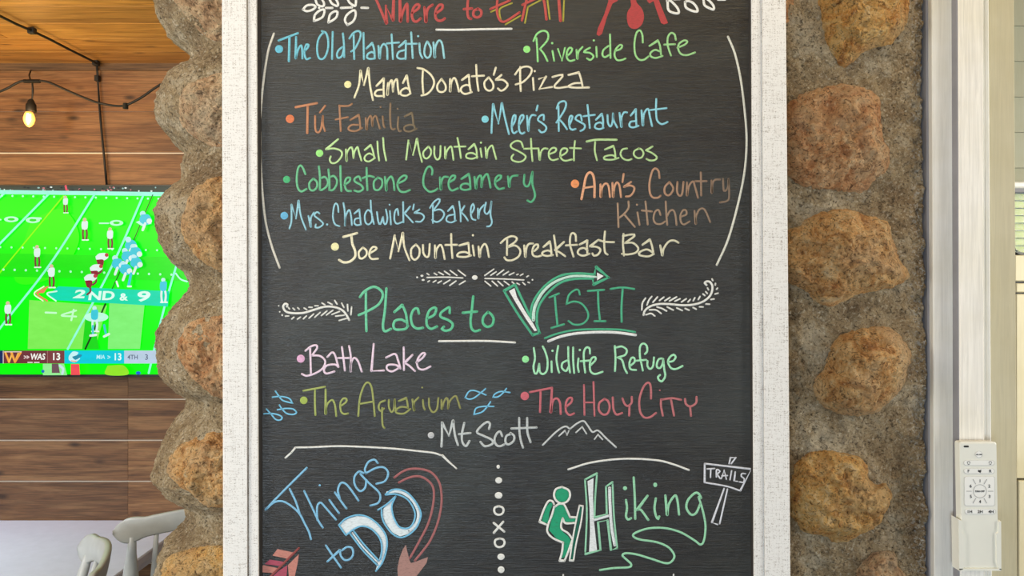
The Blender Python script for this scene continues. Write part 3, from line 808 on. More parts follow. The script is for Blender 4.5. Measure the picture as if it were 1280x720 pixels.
ink('chalk_lettering', [(390, 160, 8, '262,112 140,215! 220,205 290,230 297,280 250,340 200,352 178,320 188,285 | 340,215 348,330! 350,250 385,195 405,210 415,300! 425,240 455,190 470,240 495,325 | 528,220 590,170! 610,230 625,300 | 630,300 570,335 530,320 530,285 570,255 610,270 | 655,135 660,230 672,325 | 712,100 720,210 742,325'),
   (500, 160, 8, '62,315 85,125! 130,268! 172,105! 190,220 220,338 | 285,185 235,240 240,290 270,305 305,270 310,220 285,185 | 345,185 345,270 370,315 400,290 407,180 | 450,190 455,305! 470,230 510,185 525,240 535,318 | 575,100 595,200 610,300 | 545,188 655,185 | 685,213 745,160! 765,220 770,300 | 775,290 720,308 665,295 670,260 720,250 765,270 | 805,205 818,290 | *810,147 11 | 855,195 868,300! 880,220 920,175 940,230 962,310'),
   (630, 160, 8, '190,190 170,140 120,130 70,165 80,200 150,235 215,280 200,320 150,340 90,325 75,295 95,265 | 270,108 275,220 285,330 | 200,208 345,205 | 345,205 358,320! 370,240 400,205 435,208 | 460,260 515,235 520,205 485,200 450,240 455,300 490,322 540,310 | 560,285 625,245 630,210 590,205 565,240 570,300 610,328 680,315 | 710,130 700,230 700,325 | 660,200 770,205 | 828,135 930,118 1125,118 @22 | 912,140 908,230 930,322 | 1010,215 1095,180! 1110,240 1115,310 | 1145,300 1080,318 1005,312 1010,285 1080,272 1115,290'),
   (700, 160, 8, '670,205 625,215 605,260 630,305 680,322 715,312 | 790,205 745,230 740,270 775,300 815,295 835,255 815,215 785,205 | 925,185 860,225! 920,250 967,290 950,320 900,325 865,310')], (205, 240, 172), (188, 222, 158), w=18, words=6.0, label='pale green hand lettering')
bullet(345, 200, 107, 195, 36, (85, 190, 130))
ink('chalk_lettering', [(345, 200, 8, '295,140 270,80 245,55 220,90 208,190 220,280 255,315 305,290 | 375,185 335,230 340,290 375,305 410,270 410,220 375,185 | 430,65 440,170 440,295! 460,300 510,260 520,210 490,170 455,180 | 525,95 535,200 535,300! 570,300 605,250 610,200 580,160 545,170 | 645,60 648,200 655,310 | 685,250 735,215 742,180 710,180 690,220 695,280 715,308 750,310 | 850,205 830,165 790,185 790,215 850,250 872,290 830,317 785,305 | 907,80 910,200 915,300 | 868,182 930,160 980,172 | 1015,180 980,220 985,290 1025,300 1060,260 1060,200 1020,175 | 1090,170 1105,305! 1110,220 1150,165 1175,210 1185,300'),
   (500, 200, 8, '-20,235 50,200 67,165 40,155 -5,190 -25,250 0,310 50,320 100,300 | 320,145 325,100 300,65 265,90 235,180 240,260 290,315 340,310 375,288 | 400,175 410,295! 415,215 440,170 480,170 | 500,220 545,190 552,160 520,160 490,210 490,270 520,305 580,285 | 615,190 690,140! 700,200 705,290 | 705,290 650,300 610,285 615,250 660,235 700,250 | 745,170 762,285! 770,200 800,155 815,175 815,270! 830,190 870,140 890,190 905,275 | 955,220 1000,190 1012,160 985,155 955,190 955,250 990,290 1040,280 | 1080,165 1095,270! 1100,210 1120,165 1175,155'),
   (630, 160, 8, '205,470 200,550 225,585 255,560 285,440! 285,560 310,660 300,710 270,740 235,725')], (120, 200, 152), (96, 184, 138), w=21, words=6.0, label='emerald green hand lettering')
bullet(700, 205, 150, 198, 42, (242, 156, 104))
ink('chalk_lettering', [(700, 205, 8, '215,350 235,250 260,130 295,85 330,110 345,200 345,330 @24 | 235,240 340,225 | 405,205 408,330! 420,240 455,195 485,220 500,330 | 525,190 532,330! 545,230 570,185 595,220 610,330 | 637,100 625,180 | 710,180 640,230! 700,215 742,235 735,280 700,320 660,325 | 995,140 985,70 950,45 920,80 895,190 900,290 930,335 980,337 1005,318 | 1095,180 1050,230 1048,290 1080,315 1115,290 1132,240 1095,180 | 1175,180 1170,270 1190,315 1220,300 1235,180'),
   (780, 200, 8, '630,225 630,355! 650,260 690,215 710,270 740,378 | 768,125 772,355 | 712,213 825,212 | 875,205 878,330! 885,240 910,200 960,195 | 990,190 995,290 1010,310 1040,270 1045,190! 1052,360 1030,410 960,425')], (240, 178, 140), (132, 114, 98), w=20, words=6.0, label='peach lettering fading to brown')
ink('chalk_lettering', [(700, 205, 8, '577,395 585,630 | 685,375 685,440 640,500 590,540 | 640,500 690,560 748,628 | 775,485 795,608 | *770,407 11 | 855,375 865,480 878,605 | 818,465 920,475 | 1005,510 985,460 950,480 935,550 960,595 1010,600 1050,575 | 1057,375 1062,480 1072,608 | 1072,520 1100,470 1135,465 1155,520 1165,608'),
   (780, 200, 8, '575,565 622,545 622,508 595,500 565,550 570,620 600,645 655,615 | 705,510 718,640! 720,570 750,500 790,485 820,520 862,620')], (176, 148, 124), (150, 128, 108), w=19, words=6.0, label='faded brown hand lettering')
bullet(345, 240, 83, 237, 38, (112, 188, 228))
ink('chalk_lettering', [(345, 240, 8, '135,365 155,290 155,125! 200,265! 228,85! 250,240 300,375 | 325,240 350,350! 350,260 380,205 | 435,215 410,200 385,235 440,280 472,320 430,355 395,352 400,325 | *512,325 11 | 625,200 620,140 600,115 580,150 570,250 590,320 635,342 | 675,110 688,200 690,335! 695,250 730,180 750,230 760,330 | 785,215 835,175! 840,240 850,325 | 850,325 810,332 785,310 795,270 845,260 | 947,85 955,200 980,320 | 955,205 920,180 890,230 895,300 925,325 960,290 960,220 | 1010,200 1025,300 1045,320 1070,250! 1080,310 1100,320 1115,260 1100,175 | 1140,190 1150,325 | *1136,127 9 | 1225,230 1215,170 1190,200 1185,280 1210,317 1265,300'),
   (480, 240, 8, '192,100 195,305 | 262,145 205,215! 240,250 290,305 | 300,125 290,175 | 355,175 305,210! 370,215 402,250 370,295 320,295 | 460,160 500,100 545,70 557,95 490,190! 560,175 602,215 580,270 530,300 480,280 | 490,130 490,310 | 640,190 690,140! 705,200 710,280 | 720,285 670,305 625,285 640,240 700,225 | 752,95 765,200 768,295 | 805,140 770,200! 810,240 840,285 | 875,215 902,160 890,120 870,160 870,230 885,270 915,280 | 940,165 945,265! 960,180 1000,130 | 1020,105 1005,190 1030,220 1060,180 1075,95! 1065,220 1080,300 1060,340 1030,345')], (160, 214, 230), w=17, words=6.0, label='light blue hand lettering')
bullet(410, 280, 70, 227, 40, (250, 246, 190))
ink('chalk_lettering', [(410, 280, 8, '155,130 290,92 @24 | 235,120 245,200 272,270 270,330 220,375 160,384 112,360 @24 | 350,235 310,280 315,335 345,345 385,310 385,265 350,235 | 425,290 480,255 482,235 450,230 420,270 415,320 440,350 500,347 | 622,345 668,115! 705,272! 750,88! 765,230 815,362 | 880,205 835,250 835,325 870,358 910,320 915,250 880,205 | 950,210 955,290 985,330 1010,310 1018,200 | 1070,215 1075,340! 1085,260 1120,210 1145,240 1168,350 | 1232,100 1235,210 1245,340 | 1175,210 1290,208'),
   (560, 280, 8, '115,215 205,190! 210,250 215,320 | 230,315 170,330 95,322 110,290 170,280 215,300 | 248,215 262,315 | *250,113 11 | 305,225 318,330! 330,250 365,200 390,230 410,330 | 528,190 580,145 640,122 687,140 670,180 590,235! 670,215 722,260 710,320 650,360 590,362 565,335 | 592,150 590,310 | 762,215 775,330! 785,240 810,200 850,195 | 865,270 900,235 897,205 865,215 845,260 850,310 890,327 935,315 | 955,230 1020,175! 1030,240 1035,315 | 1050,310 990,320 945,305 950,280 1000,265 1035,280 | 1060,115 1090,318 | 1160,180 1070,262! 1120,285 1172,322'),
   (710, 280, 8, '80,170 75,110 45,90 25,120 20,200 35,260 55,325 | -20,215 90,208 | 118,205 195,165! 190,220 195,300 | 215,298 150,318 100,295 110,255 160,240 195,265 | 295,165 220,225! 290,230 325,260 300,305 260,317 245,295 | 370,75 362,180 370,280 395,305 | 305,160 370,178 460,182 | 555,100 550,200 560,315 | 550,120 640,105 665,120 570,190! 650,190 702,240 680,285 600,305 540,298 | 745,208 820,155! 840,220 855,295 | 858,300 800,325 715,310 720,280 790,255 855,290 | 922,215 945,315! 960,240 1010,175 1060,165 1105,187')], (250, 243, 210), (222, 218, 190), w=20, words=6.0, label='cream hand lettering')

# ornaments in the middle
ink('arrow_ornament', [(510, 320, 8, '190,215 380,212 548,220 | 190,175 210,188 | 262,172 288,188 | 308,162 355,188 | 365,152 420,190 | 422,145 490,195 | 502,142 575,198 | 200,258 215,248 | 252,262 280,246 | 300,270 335,250 | 358,278 420,240 | 418,295 480,250 | 515,285 572,250 | *92,213 10 | *140,198 15 11 | *152,240 16 10')], WHITE, w=14)
ink('arrow_ornament', [(510, 320, 8, '770,225 960,230 1158,240 | 768,195 858,132 | 828,193 882,158 | 890,190 957,140 | 952,190 1005,157 | 1013,190 1060,168 | 1088,188 1102,182 | 1124,195 1150,180 | 1187,208 1205,198 | *1245,238 9 | 770,252 828,300 | 842,252 895,300 | 900,252 950,298 | 962,252 1012,290 | 1042,260 1060,275 | 1090,272 1115,285 | 1148,265 1172,288 | 1200,262 1216,268')], WHITE, w=14)
ink('bullet_dot', [(510, 320, 8, '*668,215 28 23')], WHITE)
ink('fern_sprig', [(340, 340, 8, '150,345 155,325 130,318 112,350 140,395 210,412 320,408 430,375 530,348 620,350 700,380 745,430 772,480 @21 | 165,355 175,370 | 210,362 228,378 | 258,358 272,372 | 322,360 348,376 | 370,352 402,354 | 430,338 462,338 | 500,310 530,328 | 560,302 602,325 | 628,285 652,322 | 698,312 720,355 | 755,325 760,390 | 797,350 790,428 | 135,442 168,440 | 198,470 220,452 | 255,472 285,452 | 315,468 345,440 | 372,462 418,420 | 430,452 482,405 | 495,436 550,390 | 545,430 610,383 | 600,425 675,395 | 638,442 722,432 | 672,485 745,465 | *68,338 7 | *78,398 8 | *103,432 9')], WHITE, w=15)
ink('fern_sprig', [(760, 340, 8, '985,130 968,110 985,95 1020,100 1045,150 1025,230 960,290 860,325 740,332 600,320 500,322 420,345 370,385 355,430 @21 | 375,262 345,310 338,380 | 438,245 410,280 390,330 | 495,250 450,302 | 558,252 515,285 | 620,255 568,288 | 685,250 615,290 | 720,268 670,292 | 782,268 735,300 | 822,275 800,300 | 868,258 852,288 | 920,245 903,275 | 950,220 968,235 | 978,198 992,215 | 995,160 1005,178 | 380,428 430,415 468,440 | 415,378 480,380 532,415 | 490,350 540,365 585,390 | 592,350 652,380 | 688,360 742,385 | 772,365 810,382 | 850,355 882,372 | 915,348 950,350 | 980,320 1015,322 | 1030,275 1060,270 | 1070,220 1100,212 | 1085,172 1095,162 | 1072,130 1075,115 | 1040,70 1048,85')], WHITE, w=16)

# places to visit
MINT = (122, 214, 172)
ink('heading_lettering', [(340, 340, 8, '880,250 930,190 1020,148 1095,190 1107,250 1060,330 950,395 868,430 | 940,200 940,400 945,590 | 1145,165 1130,380 1110,540 1130,592 1190,570'),
   (490, 350, 8, '25,320 105,250! 140,340 155,450 | 160,460 130,490 40,495 15,460 30,410 90,395 140,420 | 270,335 255,285 215,300 190,370 205,450 250,485 310,478 | 355,385 420,350 442,300 430,275 380,300 350,370 350,450 390,488 450,465 | 578,330 575,275 540,290 490,330 490,370 560,400 607,440 590,490 540,508 500,490 520,468 | 813,165 800,290 787,400 795,480 830,512 880,500 | 708,328 850,315 | 960,320 915,370 910,430 950,468 1000,450 1017,390 990,340 960,320')], MINT, (98, 200, 152), w=25, words=7.0, label='mint green heading words')
ink('underline', [(490, 350, 8, '470,612 700,610 950,610 1230,625 @20')], WHITE)
GR = (84, 182, 142)
ink('heading_lettering', [(620, 330, 8, '190,205 80,270! 220,500 365,710! 435,690! 405,590 | 190,205 260,350 352,550 | 350,545 355,440 400,330 500,210 640,120 800,95 985,105 | 410,600 410,500 440,400 520,290 640,190 780,150 970,145 | 985,105 1000,30! 1125,135! 975,205! 970,150 @26'),
   (620, 330, 8, '535,335 630,295 @20 | 588,315 600,460 615,610 @21 | 555,640 680,603 @20 | 838,305 825,262 790,260 730,310 705,400! 780,375 860,400 917,480 915,550 860,600 780,605 725,570 @19 | 920,270 1080,258 @20 | 1020,262 1025,420 1040,570 @21 | 985,572 1095,572 @20'),
   (760, 340, 8, '25,170 140,155 262,170 @20 | 147,165 135,350 137,498 @21')], GR, w=24, label='green outlined heading word')
ink('heading_fill', [(620, 330, 8, '375,560 378,480 400,400 470,280 580,185 720,130 850,120 1000,130 @32>20')], (206, 238, 224), lift=0.0004, label='pale mint filling of the arrow')
ink('heading_fill', [(620, 330, 8, '#-130,270 185,240 210,330 290,470 370,590 410,665 385,672 300,550 200,390')], (245, 246, 244), lift=0.0006, label='white filling of the letter')
ink('arrow_fill', [(620, 330, 8, '#-1010,85 1075,120 1010,165')], (245, 246, 244), lift=0.0006)
ink('underline', [(645, 400, 8, '290,182 420,135 600,100 850,92 1050,98 1190,120 @20')], GR, label='green underline')
ink('underline', [(645, 400, 8, '325,212 450,165 600,135 800,122 1000,125 1195,150 @26')], (242, 244, 242))
bullet(365, 410, 88, 307, 40, (238, 184, 220))
ink('chalk_lettering', [(365, 410, 8, '135,228 190,185 240,172 252,200 200,275! 280,280 332,330 310,400 240,450 150,478 100,460 | 182,195 190,455 | 355,290 400,245 430,270 465,390 | 465,390 430,365 350,375 320,420 345,455 425,435 | 500,190 515,300 530,425 | 460,300 575,300 | 572,180 590,300 588,435! 590,360 620,300 660,330 698,435 | 818,160 795,430! 920,425 | 942,295 1030,260 1060,320 1085,405 | 1085,405 1040,370 960,370 950,410 1000,435 1070,400 | 1118,195 1120,420 | 1205,270 1125,350! 1170,375 1230,430'),
   (480, 410, 8, '325,345 385,300 412,260 390,250 350,290 330,350 350,405 400,415 465,385')], (246, 222, 240), w=20, words=6.0, label='pale pink hand lettering')
bullet(645, 400, 95, 392, 35, (160, 245, 170))
ink('chalk_lettering', [(645, 400, 8, '178,280 190,380 175,470 190,535 215,520 232,440! 240,520 275,540 310,500 315,400 290,310 268,265 | 355,415 358,520 | *365,308 12 | 422,260 405,380 420,490 432,525 | 522,270 525,400 540,525 | 510,405 465,430 460,480 500,510 525,470 | 572,275 572,400 582,530 | 625,385 618,460 628,518 | *638,300 12 | 740,335 735,285 705,275 680,320 680,420 692,525 | 648,412 745,405 | 750,450 795,400 792,372 760,380 740,430 745,510 790,540 865,518'),
   (760, 405, 8, '68,220 75,340 70,470 | 85,235 140,225 187,260 170,310 95,335! 140,360 165,440 190,490 | 220,420 265,380 262,340 235,340 215,390 225,450 280,460 | 370,300 392,270 385,215 350,195 320,230 320,330 335,400 348,465 | 280,368 380,358 | 395,370 395,420 420,450 450,420 460,335 | 540,345 510,350 490,390 490,430 520,440 545,400 552,350! 562,450 572,520 540,572 510,560 500,530 520,510 | 598,380 650,370 677,330 655,308 620,330 600,380 630,440 680,450 745,420')], (176, 240, 196), w=20, words=6.0, label='light mint hand lettering')
bullet(320, 460, 478, 323, 38, (170, 190, 96))
ink('chalk_lettering', [(320, 460, 8, '475,228 690,188 | 590,222 590,350 595,470 | 697,215 697,460! 710,370 760,320 790,370 803,480 | 850,380 902,340 905,310 875,305 845,350 850,430 880,460 920,455 | 1023,480 1040,300 1080,180 1120,145 1155,190 1175,330 1188,480 | 1035,360 1175,335 | 1290,325 1240,350 1228,400 1250,430 1280,405 | 1262,400 1262,500 1268,575 1285,600'),
   (480, 470, 8, '50,240 50,310 75,360 100,330 108,235! 110,300 125,345 | 150,250 225,220! 235,270 240,320 | 265,330 200,375 130,370 120,340 170,310 235,315 | 285,235 302,345! 300,270 345,215 | 390,240 395,300 408,335 | *382,115 9 | 450,225 455,310 490,362 530,330 545,220 | 575,240 580,330! 600,260 625,220 640,245 640,325! 660,250 715,200 740,250 762,320')], (176, 190, 112), (150, 150, 96), w=19, words=6.0, label='olive green hand lettering')
for ox, oy, t in ((320, 460, '195,232 230,280 270,325 365,352! 340,310 290,290 220,285 165,292'), (320, 460, '235,370 265,415 310,455 370,465 405,445 370,410 300,405 215,418'),
                  (320, 460, '105,410 150,460 200,515 245,520 262,495 230,470 160,455 80,458'), (480, 470, '1015,128 960,175 900,220 850,232 812,215! 850,155 900,145 960,165 1020,190'),
                  (480, 470, '1225,125 1190,170 1140,208 1090,212! 1110,180 1170,155 1260,165'), (480, 470, '1065,258 1030,310 980,360 900,385! 920,325 990,305 1098,305')):
    ink('drawn_fish', [(ox, oy, 8, t)], (130, 205, 240), w=15)
bullet(620, 470, 288, 200, 42, (214, 112, 124))
ink('chalk_lettering', [(620, 470, 8, '340,162 560,118 | 447,150 440,360 | 560,118 548,365! 570,250 610,225 640,270 648,380 | 700,310 755,260 757,220 725,225 700,270 700,350 735,390 780,375 | 880,90 885,390 @18 | 975,60 985,398 @18 | 880,265 985,265 @16 | 1085,230 1035,270 1030,340 1070,385 1115,375 1137,310 1120,250 1085,230'),
   (740, 470, 8, '208,215 215,330 245,385 300,370 | 305,225 325,275 355,300 395,270 398,210 | 375,290 372,395 | 590,225 590,150 580,80 550,70 510,120 475,230 480,350 520,412 580,412 640,370 | 690,235 690,300 708,395 | 705,235 800,222 890,238 | 790,235 820,395 | 930,230 940,280 985,305 1040,270 1045,210 | 980,305 990,398 | *678,143 8')], (206, 112, 122), (196, 122, 124), w=21, words=6.0, label='dusty red hand lettering')
bullet(480, 470, 470, 592, 32, (205, 206, 208))
ink('chalk_lettering', [(480, 470, 8, '575,705 580,600 580,465! 650,595! 692,445! 710,590 740,690 | 803,470 780,580 785,660 820,700 855,650 | 750,582 865,570 | 1050,530 1060,480 1035,460 985,490 930,560 1000,600 1080,640 1082,680 1010,702 965,660'),
   (620, 470, 8, '62,600 40,555 5,580 -15,640 5,690 40,702 82,685 | 150,580 105,600 95,660 125,685 175,650 182,600 145,570 | 232,420 235,560 250,650 270,715 | 312,420 315,560 345,660 | 155,525 405,515')], (206, 212, 212), (200, 206, 206), w=22, words=6.0, label='grey white hand lettering')
ink('drawn_mountain', [(620, 470, 8, '468,690 600,560 690,505 740,530! 810,475 875,450 920,500 965,560 1020,545 1100,620 1200,712 @17 | 630,600 690,545! 710,590! 728,550 | 800,565 862,508! 905,578 | 985,632 1020,585! 1065,635')], (210, 214, 214), w=15)

# things to do
ink('brace_line', [(440, 550, 8, '-665,178 -605,125! -565,75! -400,72 -160,62 50,66 400,85 700,115 820,130 888,152 @18 | 905,155 960,210 1045,285 @24>14')], WHITE)
BL = (140, 200, 235)
ink('heading_lettering', [(320, 550, 8, '508,278 300,485 95,695 | 105,690 180,625 260,612 340,650 430,730 490,840 530,920 550,992 | 338,490 400,620 440,745 | 483,510 560,670 620,800 668,875 | 615,800 610,700 620,645 650,627 700,680 800,795 | 735,600 785,670 830,730 | *638,453 11 | 790,525 850,610 905,685 | 840,590 820,500 850,430 900,440 960,510 1025,605 | 1075,330 1030,315 985,370 990,450 1040,510 1090,480 1105,400 | 1045,340 1130,430 1220,510 1245,570 1220,630 1145,655'),
   (440, 550, 8, '258,230 225,197 165,220 130,290 140,332! 240,280 320,275 362,330 330,410 245,438'),
   (320, 630, 8, '700,415 770,520 850,635 @20 | 715,575 840,460! 850,520 890,560 940,550 972,500 960,440 910,430 860,465 @20')], BL, w=20, label='light blue heading words')
ink('heading_fill', [(440, 630, 8, '#50,120 150,135 245,200 320,295 342,380 328,480 290,590 240,655 268,560 302,450 295,370 253,297 183,236 100,214 15,243 -60,300 -118,215 -55,155 | 5,290 110,430 255,580 @18'),
   (440, 550, 8, '#-312,690 350,647 425,590 405,660 408,720 432,800 478,870 560,880 625,835 650,850 620,890 555,942 480,963 400,922 335,832 306,758 | 355,525 460,515 560,560 630,640 665,740 640,840 565,910 @26>34')], (232, 242, 246), label='white filling of the letters')
ink('heading_outline', [(440, 630, 8, '-130,210 -60,145 50,110 150,125 250,190 330,290 352,380 340,480 300,590 240,668 | -60,310 20,250 100,220 180,240 250,300 290,370 300,450 285,550 | -130,210 -60,310 | -25,285 100,450 200,555 255,610 | 20,270 120,400 270,565 '),
   (440, 550, 8, '335,545 400,498 480,495 560,530 640,620 688,720 682,790 640,880 560,950 480,972 400,930 330,840 300,760 298,690 | 340,547 440,540 540,580 600,650 632,740 612,830 560,880 480,870 430,800 405,720 400,650 437,565 | 262,697 350,640 437,562')], (126, 196, 232), w=17, lift=0.0006, label='blue outline of the letters')
ROSE = (174, 108, 110)
ink('drawn_arrow', [(440, 550, 8, '425,375 500,320 580,290 700,292 800,330 870,420 895,540 890,680 850,850 780,1010 700,1120 630,1205 | 470,425 560,380 650,362 730,385 800,450 820,540 805,680 760,840 680,1000 580,1180')], ROSE, (172, 110, 110), w=22, label='dusty rose drawn arrow shaft')
ink('drawn_arrowhead', [(440, 630, 8, '#-540,408 550,460 575,560 590,590 640,575 760,530 745,590 700,650 630,740 460,740 455,640 475,540 510,450')], (176, 136, 128), w=22, label='greyish rose arrowhead')
ink('arrow_fletching', [(320, 630, 8, '#-215,450 380,485 330,550 165,515 | #-75,610 215,640 175,690 30,680 28,650 | #-430,500 415,600 385,740 330,740 320,610')], (202, 136, 124), label='salmon painted fletching')
ink('arrow_fletching', [(320, 630, 8, '#-140,555 290,580 240,620 85,600 | #-315,610 305,740 150,740 225,670')], (178, 84, 104), label='deep pink painted fletching')
ink('drawn_shaft', [(320, 630, 8, '430,440 280,590 140,730 @22')], (150, 78, 76), lift=0.0006, label='dark rose shaft')

# dotted divider
for t in ('502,107 17 20', '507,243 34 31', '506,393 38 33'): ink('bullet_dot', [(560, 570, 8, '*'+t)], WHITE)
for t in ('530,527 36 32', '531,656 34 34'): ink('bullet_dot', [(560, 630, 8, '*'+t)], WHITE)
ink('drawn_ring', [(560, 630, 8, '509,22 470,35 462,65 475,95 505,108 540,98 556,65 545,35 509,22')], WHITE, w=21)
ink('drawn_ring', [(560, 630, 8, '518,345 478,357 468,387 480,418 512,432 550,420 566,387 553,355 518,345')], WHITE, w=21)
ink('drawn_cross', [(560, 630, 8, '458,190 562,275 | 552,178 458,288')], WHITE, w=22)

# hiking
ink('arc_line', [(0, 0, 1, '710.5,586.7 740,578 780,573.5 820,575.2 842,580.5 861,587.5')], WHITE, w=2.4)
for t in ('704,718.5 704.5,730', '842,718 842,730'): ink('pen_tick', [(0, 0, 1, t)], WHITE, w=2)
ink('drawn_hiker', [(660, 590, 8, '*340,230 70 | #-240,305 215,310 180,350 150,440 138,495 200,512 215,400 245,330 | #-275,340 330,325 375,350 400,440 420,470 475,462 470,495 370,500 340,450 322,540 350,600 400,640 435,690 420,760 380,840 350,860 330,860 345,780 360,720 290,670 210,580 215,550 240,450 258,380')], (44, 166, 122), label='green painted walking figure')
ink('hiker_outline', [(660, 590, 8, '340,148 280,170 260,225 275,275 310,305 345,312 395,290 420,235 405,180 340,148 | 260,320 245,292 205,290 160,370 115,495! 185,525 | 262,345 238,430 200,530 195,600 250,660 350,705! 340,800 315,885! 365,887! 400,800 445,670! 400,610 340,570 332,520 348,462! 375,510 470,508 | 270,345 310,318 360,325 390,380 420,450! 485,452')], WHITE, w=20, lift=0.0005)
ink('hiking_stick', [(660, 590, 8, '#-518,335 548,340 520,480 480,690 445,880 420,880 460,640 500,450')], (36, 108, 88), lift=0.0004, label='dark green stick')
ink('stick_outline', [(660, 590, 8, '515,332! 482,480 450,650 415,882! 455,884! 480,720 530,500 550,340! 515,332')], WHITE, w=16, lift=0.0007)
ink('heading_fill', [(660, 590, 8, '#-595,92 655,60 650,250 660,490 690,780 610,808 620,600 615,350 | 655,482 815,435 @24 | 816,160 820,300 835,540 868,730 @30')], (236, 240, 242), label='white filling of the capital letter')
ink('heading_outline', [(660, 590, 8, '570,75! 588,400 572,820! 725,780! 700,500! 795,480! 830,780! 892,760! 860,450 845,100! 780,145! 788,420! 665,455! 672,250 690,12! 570,75')], (156, 216, 182), w=18, lift=0.0004, label='pale green outline of the capital letter')
ink('heading_lettering', [(760, 560, 8, '180,520 190,600 180,680 200,715 230,703 | *170,402 21 | 257,295 268,500 272,708 | 395,478 290,620! 330,620 402,718 | 478,505 465,600 480,680 500,708 512,685 | *472,368 20 23 | 573,475 592,670! 610,560 670,475 695,530 710,665 | 930,500 910,460 870,450 800,520 785,600 830,665 880,650 922,560'),
   (740, 630, 8, '1065,-70 1095,20 1120,120 1135,230 1120,360 1085,405 1020,360 880,280 720,240 560,245 430,290 415,325 480,355 640,380 760,430 822,510 800,570 740,592 600,550 450,505 340,492 305,515 350,560 390,600 370,632 220,640 80,660 @21')], (160, 222, 182), w=23, label='pale green heading word')
ink('drawn_signpost', [(860, 560, 7.2, '150,140! 570,190! 470,385! 350,345 150,310! 150,140 @15 | 325,365 215,670! 265,688 @14 | 355,370 285,680 @14 | 370,140 382,86! 430,86! 390,140 @14 | 172,188 240,185 | 205,190 202,265 | 255,260 258,195 287,210 260,235! 290,275 | 300,275 325,200! 345,280 | 305,250 355,248 | 392,205 378,285 | 425,215 415,295! 445,300 | 518,232 485,230 480,255 505,275 500,308 462,305')], (226, 228, 236), w=13)

# ============================================================ television on the plank wall
TD = 2.93
tv = tag(empty('television', P(40, 350, TD+0.03)), 'wall mounted flat television showing a green football field', 'television')
tx0, tx1, ty0, ty1 = -170, 250, 233, 468
mb = MB(); a = P(tx0-3, ty0-2.0, TD); c_ = P(tx1+3, ty1+3.0, TD)
mb.box(a.x, c_.x, TD+0.003, TD+0.045, c_.z, a.z, 0.003); mb.build('casing', M_BLACK, tv)
mb = MB()
for xa, xb, ya, yb in ((tx0-3, tx0, ty0-2, ty1+3), (tx1, tx1+3, ty0-2, ty1+3), (tx0, tx1, ty0-2, ty0), (tx0, tx1, ty1, ty1+3)):
    a = P(xa, ya, TD); c_ = P(xb, yb, TD); mb.box(a.x, c_.x, TD-0.004, TD+0.004, c_.z, a.z, 0.0006)
mb.build('bezel', M_BLACK, tv)
mb = MB(); a = P(20, 300, TD); c_ = P(130, 400, TD); mb.box(a.x, c_.x, TD+0.045, BW-0.0, c_.z, a.z); mb.build('wall_bracket', M_BLACK, tv)
g = Ink(TD, 0.0); g.n = 0
def tvl(): g.n += 1; LIFT[0] = 0.00012*g.n
def poly(c, *p, smooth=False):
    tvl(); g.fill([((x, y), False) for x, y in p], lambda x: lin(c), smooth)
def line(c, w, *p):
    tvl(); g.stroke([((x, y), False) for x, y in p], w, w, lambda x: lin(c), len(p) > 2)
def dot(c, x, y, rx, ry=None):
    tvl(); g.disc((x, y), rx, lambda q: lin(c), LIFT[0]+.0001, LIFT[0]+.0001, 0, ry or rx)
poly((0, 255, 2), (tx0, ty0), (tx1, ty0), (tx1, ty1), (tx0, ty1))
poly((60, 70, 66), (tx0, ty0), (tx1, ty0), (tx1, 242), (tx0, 240))
random.seed(3)
for i in range(46): dot(random.choice([(230, 240, 240), (150, 190, 190), (30, 40, 50), (200, 120, 130)]), random.uniform(-4, 222), random.uniform(234, 239), random.uniform(0.8, 1.7), 1.0)
poly((160, 245, 230), (tx0, 235), (60, 238.5), (tx1, 241), (tx1, 246), (60, 243.5), (tx0, 241))
poly((50, 254, 6), (40, 275), (80, 262), (100, 300), (70, 345), (20, 350), smooth=True)
poly((20, 232, 8), (-20, 316), (tx1, 322), (tx1, 352), (-20, 345))
poly((130, 238, 90), (38, 375), (135, 382), (120, 436), (36, 436))
poly((130, 240, 120), (138, 376), (182, 378), (176, 436), (136, 436))
poly((20, 215, 20), (108, 396), (118, 396), (125, 436), (104, 436))
for l in (((62, 243), (-4, 310)), ((119, 244), (64, 330), (0, 412)), ((180, 245), (140, 335), (86, 436)), ((222, 330), (205, 390), (187, 466)), ((8, 241), (-30, 275))): line((150, 250, 225), 2.6, *l)
line((150, 255, 0), 1.6, (81, 245), (-2, 345))
line((25, 90, 20), 1.2, (192, 244), (160, 320), (141, 362)); line((20, 60, 15), 2.2, (133, 380), (120, 410), (108, 436))
for x in range(2, 215, 14): dot((180, 255, 210), x, 309+0.02*x, 1.3); dot((180, 255, 210), x+4, 337+0.03*x, 1.5)
for x in range(-8, 220, 13): dot((190, 250, 240), x, 245+.02*x, 1.3)
# yard numbers
for cx, cy, rx, ry in ((17, 274.5, 9, 3.6), (44, 275.5, 9, 3.8), (148, 279, 8.5, 3.6)):
    dot((190, 255, 220), cx, cy, rx, ry); dot((0, 225, 15), cx, cy, rx*.5, ry*.45)
line((190, 255, 220), 2, (-5, 275), (4, 275)); line((190, 255, 220), 1.8, (127, 279.5), (138, 279.5)); line((190, 255, 220), 2.4, (44, 273), (54, 273.5))
poly((190, 255, 230), (172, 278), (180, 275), (192, 280), (180, 283))
line((200, 255, 210), 2.4, (60, 390.5), (73, 391)); line((200, 255, 210), 2.2, (98, 388), (80, 394), (98, 395.5)); line((200, 255, 210), 2.4, (95, 387), (92, 400))
line((190, 250, 235), 2.0, (222, 342), (228, 349), (236, 352))
